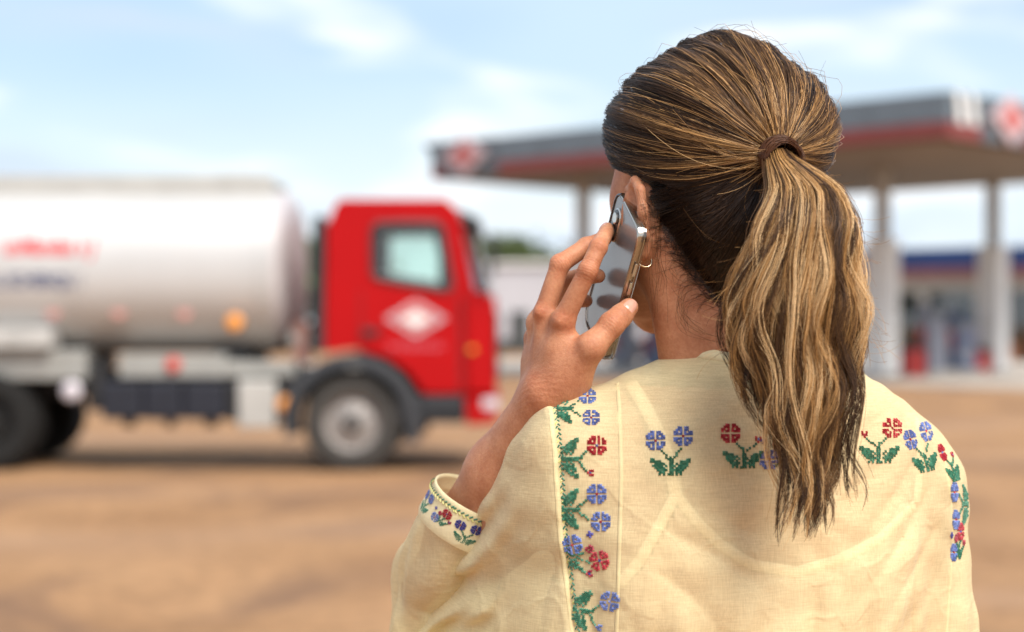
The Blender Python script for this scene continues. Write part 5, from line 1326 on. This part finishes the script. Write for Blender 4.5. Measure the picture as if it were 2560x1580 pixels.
def nape():
    """hair below the tie: dark, with shade painted into its tone, combed up from the nape and from behind the ear"""
    poly = [(1625, 500), (1650, 548), (1690, 605), (1730, 665), (1780, 730), (1850, 790), (1930, 800), (2010, 700), (2060, 560)]
    S, n = 2600, 14; P_, C = [], []
    bx = np.array([p[0] for p in poly]); by = np.array([p[1] for p in poly])
    for i in range(S):
        x = hr.uniform(1620, 2050); yb = np.interp(x, bx, by); y = yb - abs(hr.normal(0, 1))*(22 if hr.random() < .6 else 80)
        tx_, ty_ = 1936 + hr.normal(0, 9), 398 + hr.normal(0, 8); pts = []; sag = hr.normal(12, 14)
        for j in range(n):
            t = j/(n-1); px, py = x + (tx_ - x)*t, y + (ty_ - y)*t + sag*math.sin(math.pi*t)
            h, nn = cast(cap_bvh, px, py)
            if h is None: h, nn = cast(head_bvh, px, py)
            if h is None: break
            pts.append(np.array(h))
        if len(pts) < n: continue
        p = np.array(pts)
        for _ in range(3): p[1:-1] = .5*p[1:-1] + .25*(p[:-2] + p[2:])
        t = np.linspace(0, 1, n)[:, None]; d = (np.array(EYE) - p); d /= np.linalg.norm(d, axis=1)[:, None]
        p = p + d*(.0012 + .004*hr.random()*np.sin(math.pi*np.clip(t + .12, 0, 1))); g = sm((t - .8)/.2); p = p*(1 - g) + (TIE + hr.normal(0, .005, 3))*g
        P_.append(p); C.append(shade(np.full(n, .0) + abs(hr.normal(0, .03)) + ((.10 + .45*t[:, 0])*hr.random() if hr.random() < .22 else 0))*.8)  # dark hair tone, scaled down to paint in the shade under the ponytail
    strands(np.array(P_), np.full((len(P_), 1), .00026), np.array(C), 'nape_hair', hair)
    # wisps on the neck and in front of the ear
    W_ = [[(1790, 716), (1730, 700), (1688, 745), (1690, 800), (1725, 835), (1800, 845)], [(1800, 690), (1740, 690), (1700, 730), (1705, 790), (1760, 828)], [(1770, 730), (1720, 745), (1702, 780), (1716, 822)],
          [(1690, 690), (1672, 672), (1684, 650), (1702, 662)], [(1720, 720), (1690, 708), (1680, 690)], [(1628, 520), (1640, 600), (1634, 690), (1646, 770), (1640, 800)], [(1622, 500), (1650, 580), (1648, 640), (1660, 700)],
          [(1618, 480), (1636, 540), (1640, 620), (1628, 660)], [(1612, 470), (1630, 520), (1634, 590), (1632, 640)], [(1640, 600), (1632, 660), (1648, 690), (1640, 740)]]
    P_, C = [], []
    for w in W_:
        for k in range(4):
            q = np.array(w, float) + hr.normal(0, 9, (1, 2)) + hr.normal(0, 4, (len(w), 2)); L = np.linspace(0, 1, len(q)); tt = np.linspace(0, 1, 18)
            qx, qy = np.interp(tt, L, q[:, 0]), np.interp(tt, L, q[:, 1])
            for _ in range(4): qx[1:-1] = .5*qx[1:-1] + .25*(qx[:-2] + qx[2:]); qy[1:-1] = .5*qy[1:-1] + .25*(qy[:-2] + qy[2:])
            pts = []
            for a, b_ in zip(qx, qy):
                h, nn = cast(head_bvh, a, b_)
                if h is None: h = P(a, b_, 1.452)
                d = (EYE - h).normalized(); pts.append(np.array(h + d*.0022))
            p = np.array(pts)
            for _ in range(3): p[1:-1] = .5*p[1:-1] + .25*(p[:-2] + p[2:])
            P_.append(p); C.append(shade(np.full(18, hr.uniform(.12, .45))))
    strands(np.array(P_), np.full((len(P_), 1), .00010), np.array(C), 'wisp_hair', hair)
    # soft hairline: short fine hairs lying on the skin along the edge
    P_, C = [], []
    for i in range(2000):
        x = hr.uniform(1642, 1880); y = np.interp(x, bx, by) + hr.normal(-2, 17); L = hr.uniform(18, 80); a = R(hr.normal(-48, 30)); cv_ = hr.normal(0, .9); t = np.linspace(0, 1, 8)
        aa = a + cv_*t; s_ = 1 if hr.random() < .7 else -1; qx = x - s_*np.cumsum(np.cos(aa))*L/8*(-1 if s_ < 0 else -1); qy = y + np.cumsum(np.sin(aa))*L/8
        pts = []
        for a_, b_ in zip(qx, qy):
            h, nn = cast(head_bvh, a_, b_); h2, _n = cast(cap_bvh, a_, b_)
            if h is None: break
            if h2 is not None and h2.y < h.y: h = h2
            pts.append(np.array(h + (EYE - h).normalized()*.0010))
        if len(pts) == 8: P_.append(np.array(pts)); C.append(shade(np.full(8, hr.uniform(.0, .16)))*.8)
    strands(np.array(P_), np.full((len(P_), 1), .00014)*np.linspace(1.2, .5, 8)[None, :], np.array(C), 'baby_hair', hair)
    # loose lit strands hanging across the dark nape from the ponytail
    P_, C = [], []
    for i in range(26):
        x0, y0 = hr.uniform(1890, 1945), hr.uniform(400, 620); x1, y1 = hr.uniform(1700, 1880), hr.uniform(520, 760); t = np.linspace(0, 1, 14); b0 = hr.normal(55, 25); am = hr.normal(0, 22)
        qx = x0 + (x1 - x0)*t + am*np.sin(t*7); qy = y0 + (y1 - y0)*t + b0*np.sin(math.pi*t); pts = []
        for a_, b_ in zip(qx, qy):
            h, nn = cast(cap_bvh, a_, b_)
            if h is None: h, nn = cast(head_bvh, a_, b_)
            if h is None: break
            pts.append(np.array(h + (EYE - h).normalized()*.004))
        if len(pts) == 14:
            p = np.array(pts)
            for _ in range(3): p[1:-1] = .5*p[1:-1] + .25*(p[:-2] + p[2:])
            P_.append(p); C.append(shade(np.full(14, hr.uniform(.15, .7))))
    strands(np.array(P_), np.full((len(P_), 1), .00013), np.array(C), 'loose_hair', hair)
nape()

def ponytail():
    yy = np.array([386, 425, 470, 560, 660, 760, 850, 950, 1050, 1150, 1250, 1345], float)
    cx = np.array([1944, 1980, 2016, 2022, 2002, 1992, 1996, 2008, 2014, 2022, 2030, 2020], float)
    hw = np.array([26, 58, 88, 122, 150, 186, 196, 182, 146, 106, 66, 36], float)
    dep = np.array([1.394, 1.366, 1.352, 1.342, 1.340, 1.344, 1.346, 1.346, 1.346, 1.346, 1.344, 1.342])
    thk = np.array([.010, .016, .021, .026, .029, .030, .028, .025, .022, .018, .014, .010])
    NC = 270; n = 25
    Ps, Cs, Rs = [], [], []
    TIPS = [(-.15, -.6, 1346, -75), (-.05, -.8, 1340, -60), (-.25, -.4, 1330, -70), (.35, -.6, 1332, 20), (.30, -.3, 1320, 25), (.55, -.5, 1248, 95), (.5, -.7, 1236, 80), (.75, -.2, 1010, 30), (.85, -.4, 985, 28), (-.7, -.5, 1060, 60), (-.8, -.3, 930, 20), (.05, -.9, 1290, -20), (.15, -.7, 1300, 0), (-.9, -.2, 900, 30)]*2
    for c_ in range(NC + len(TIPS)):
        ang = hr.uniform(0, 2*math.pi); rr = math.sqrt(hr.random()); u, w = rr*math.cos(ang), rr*math.sin(ang)
        front = w < 0
        tipy = hr.choice([hr.uniform(1180, 1345), hr.uniform(1020, 1230), hr.uniform(760, 1050)], p=[.42, .36, .22])
        if abs(u) > .6: tipy = min(tipy, hr.uniform(820, 1150))
        if u > .75: tipy = min(tipy, hr.uniform(850, 1010))
        dx_tip = hr.normal(0, 10)
        if c_ >= NC: u, w, tipy, dx_tip = TIPS[c_ - NC]; u += hr.normal(0, .05); tipy += hr.normal(0, 12); front = True
        y0 = 380 + 10*w; t = np.linspace(0, 1, n); y = y0 + (tipy - y0)*t**1.08
        amp = hr.uniform(8, 30)*(.35 + .65*t)*(1.25 if abs(u) > .3 else .8); wl = hr.uniform(230, 430); ph = hr.uniform(0, 6.28); uu = u*(1 - .22*t**3) 
        x = np.interp(y, yy, cx) + uu*np.interp(y, yy, hw) + amp*np.sin((y - 400)/wl*6.28 + ph)*sm((y - 430)/150) + dx_tip*t**2.4
        d = np.interp(y, yy, dep) + w*np.interp(y, yy, thk) + .0022*np.sin((y - 400)/wl*6.28 + ph + 1.6)
        ns = int(hr.integers(24, 50)); spread = hr.uniform(3, 10)
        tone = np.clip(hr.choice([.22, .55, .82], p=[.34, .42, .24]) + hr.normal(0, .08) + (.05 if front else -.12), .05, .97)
        prof = np.interp(t, [0, .12, .5, .85, 1], [.45, .9, 1.0, .55, .10])
        for k in range(ns):
            a = hr.normal(0, 1); b_ = hr.normal(0, 1); s_amp = abs(hr.normal(0, 3.0)); s_ph = hr.uniform(0, 6.28)
            xs = x + a*spread*prof + s_amp*np.sin(t*hr.uniform(5, 12) + s_ph)*t; ds = d + b_*.0030*prof
            stray = hr.random() < .045
            if stray: xs = xs + hr.normal(0, 22)*t**1.6; ds = ds + hr.normal(0, .006)*t
            cutl = 1 - abs(hr.normal(0, .09)); q_ = t*cutl; xs = np.interp(q_, t, xs); ds = np.interp(q_, t, ds)
            ys = np.interp(q_, t, y) + hr.normal(0, 8)*t + (hr.normal(0, 16)*t**2)
            Ps.append(np.stack([(xs - HX)/F_PX*ds, ds, CAM_Z - (ys - HY)/F_PX*ds], 1))
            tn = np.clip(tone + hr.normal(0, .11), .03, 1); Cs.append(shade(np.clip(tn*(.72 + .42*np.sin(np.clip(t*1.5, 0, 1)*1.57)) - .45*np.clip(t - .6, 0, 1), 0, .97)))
            Rs.append(hr.uniform(.00014, .00028)*(1 - .45*t))
    P_ = np.array(Ps)
    # keep clear of the blouse
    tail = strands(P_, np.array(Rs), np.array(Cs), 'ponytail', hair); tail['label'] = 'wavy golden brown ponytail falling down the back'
    # loose hairs standing off the right outline
    Q, C = [], []
    for i in range(110):
        y0 = hr.uniform(395, 900); s_ = 1 if hr.random() < .72 else -1; x0 = np.interp(y0, yy, cx) + s_*np.interp(y0, yy, hw)*hr.uniform(.7, .95); d0 = np.interp(y0, yy, dep); L = hr.uniform(40, 120); a = R(hr.uniform(10, 80)); cv_ = hr.uniform(-1.2, 1.0); t = np.linspace(0, 1, 12)
        aa = a + cv_*t; xs = x0 + s_*np.cumsum(np.cos(aa))*L/12; ys = y0 + np.cumsum(np.sin(aa))*L/12; ds = d0 + hr.normal(0, .012)*t
        Q.append(np.stack([(xs - HX)/F_PX*ds, ds, CAM_Z - (ys - HY)/F_PX*ds], 1)); C.append(shade(np.full(12, hr.uniform(.4, .85))))
    strands(np.array(Q), np.full((len(Q), 1), .00012), np.array(C), 'flyaway_hair', hair)
ponytail()

# hair tie: a lock wound twice round the base of the ponytail
tdir = HR @ tie_dir; tail_dir = nP(1985, 430, 1.366) - TIE; tail_dir /= np.linalg.norm(tail_dir); axd = tdir*.55 + tail_dir*.6; axd /= np.linalg.norm(axd)
e1 = np.cross(axd, (0, 0, 1.0)); e1 /= np.linalg.norm(e1); e2 = np.cross(axd, e1)
Q, C = [], []
for k in range(260):
    o = hr.uniform(-.0050, .0055); r0 = .0108 + .0024*hr.random() + .002*math.cos(o*200); t = np.linspace(0, 2*math.pi, 26); tilt = hr.normal(0, .0030)
    cc_ = TIE + tdir*.003 + axd*(o + .004)
    Q.append(np.array([cc_ + (e1*math.cos(a)*1.12 + e2*math.sin(a))*r0 + axd*(tilt*math.sin(a + k) + .0022*math.sin(a)) + e2*(.0012*math.sin(3*a + k*.02)) for a in t])); C.append(shade(np.full(26, .14 + abs(hr.normal(0, .09)))) * np.array((1.15, .85, .75)))
tie_o = strands(np.array(Q), np.full((260, 1), .00032), np.array(C), 'hair_tie', hair); tie_o['label'] = 'dark brown band of hair wound round the ponytail'

# earring
m_gold = M('pale gold', (0.85, 0.68, 0.45), 0.15, 1.0, 0.03, 50)
c_ = nP(1604, 640, 1.452); V, nr, nt = [], 36, 8
for i in range(nr):
    a = 2*math.pi*i/nr; ctr = c_ + (np.array((.93, .2, -.3))*math.cos(a) + np.array((-.2, .1, 1.0))*math.sin(a))*.0085; o_ = ctr - c_; o_ /= np.linalg.norm(o_); zz_ = np.cross(o_, np.cross(np.array((.93, .2, -.3)), np.array((-.2, .1, 1.0)))); b_ = np.cross(o_, zz_)
    for j in range(nt): t = 2*math.pi*j/nt; V.append(ctr + (o_*math.cos(t) + b_*math.sin(t)/max(np.linalg.norm(b_), 1e-6))*.0008)
mesh_from('earring', V, [(i*nt + j, ((i+1) % nr)*nt + j, ((i+1) % nr)*nt + (j+1) % nt, i*nt + (j+1) % nt) for i in range(nr) for j in range(nt)], m_gold, person)
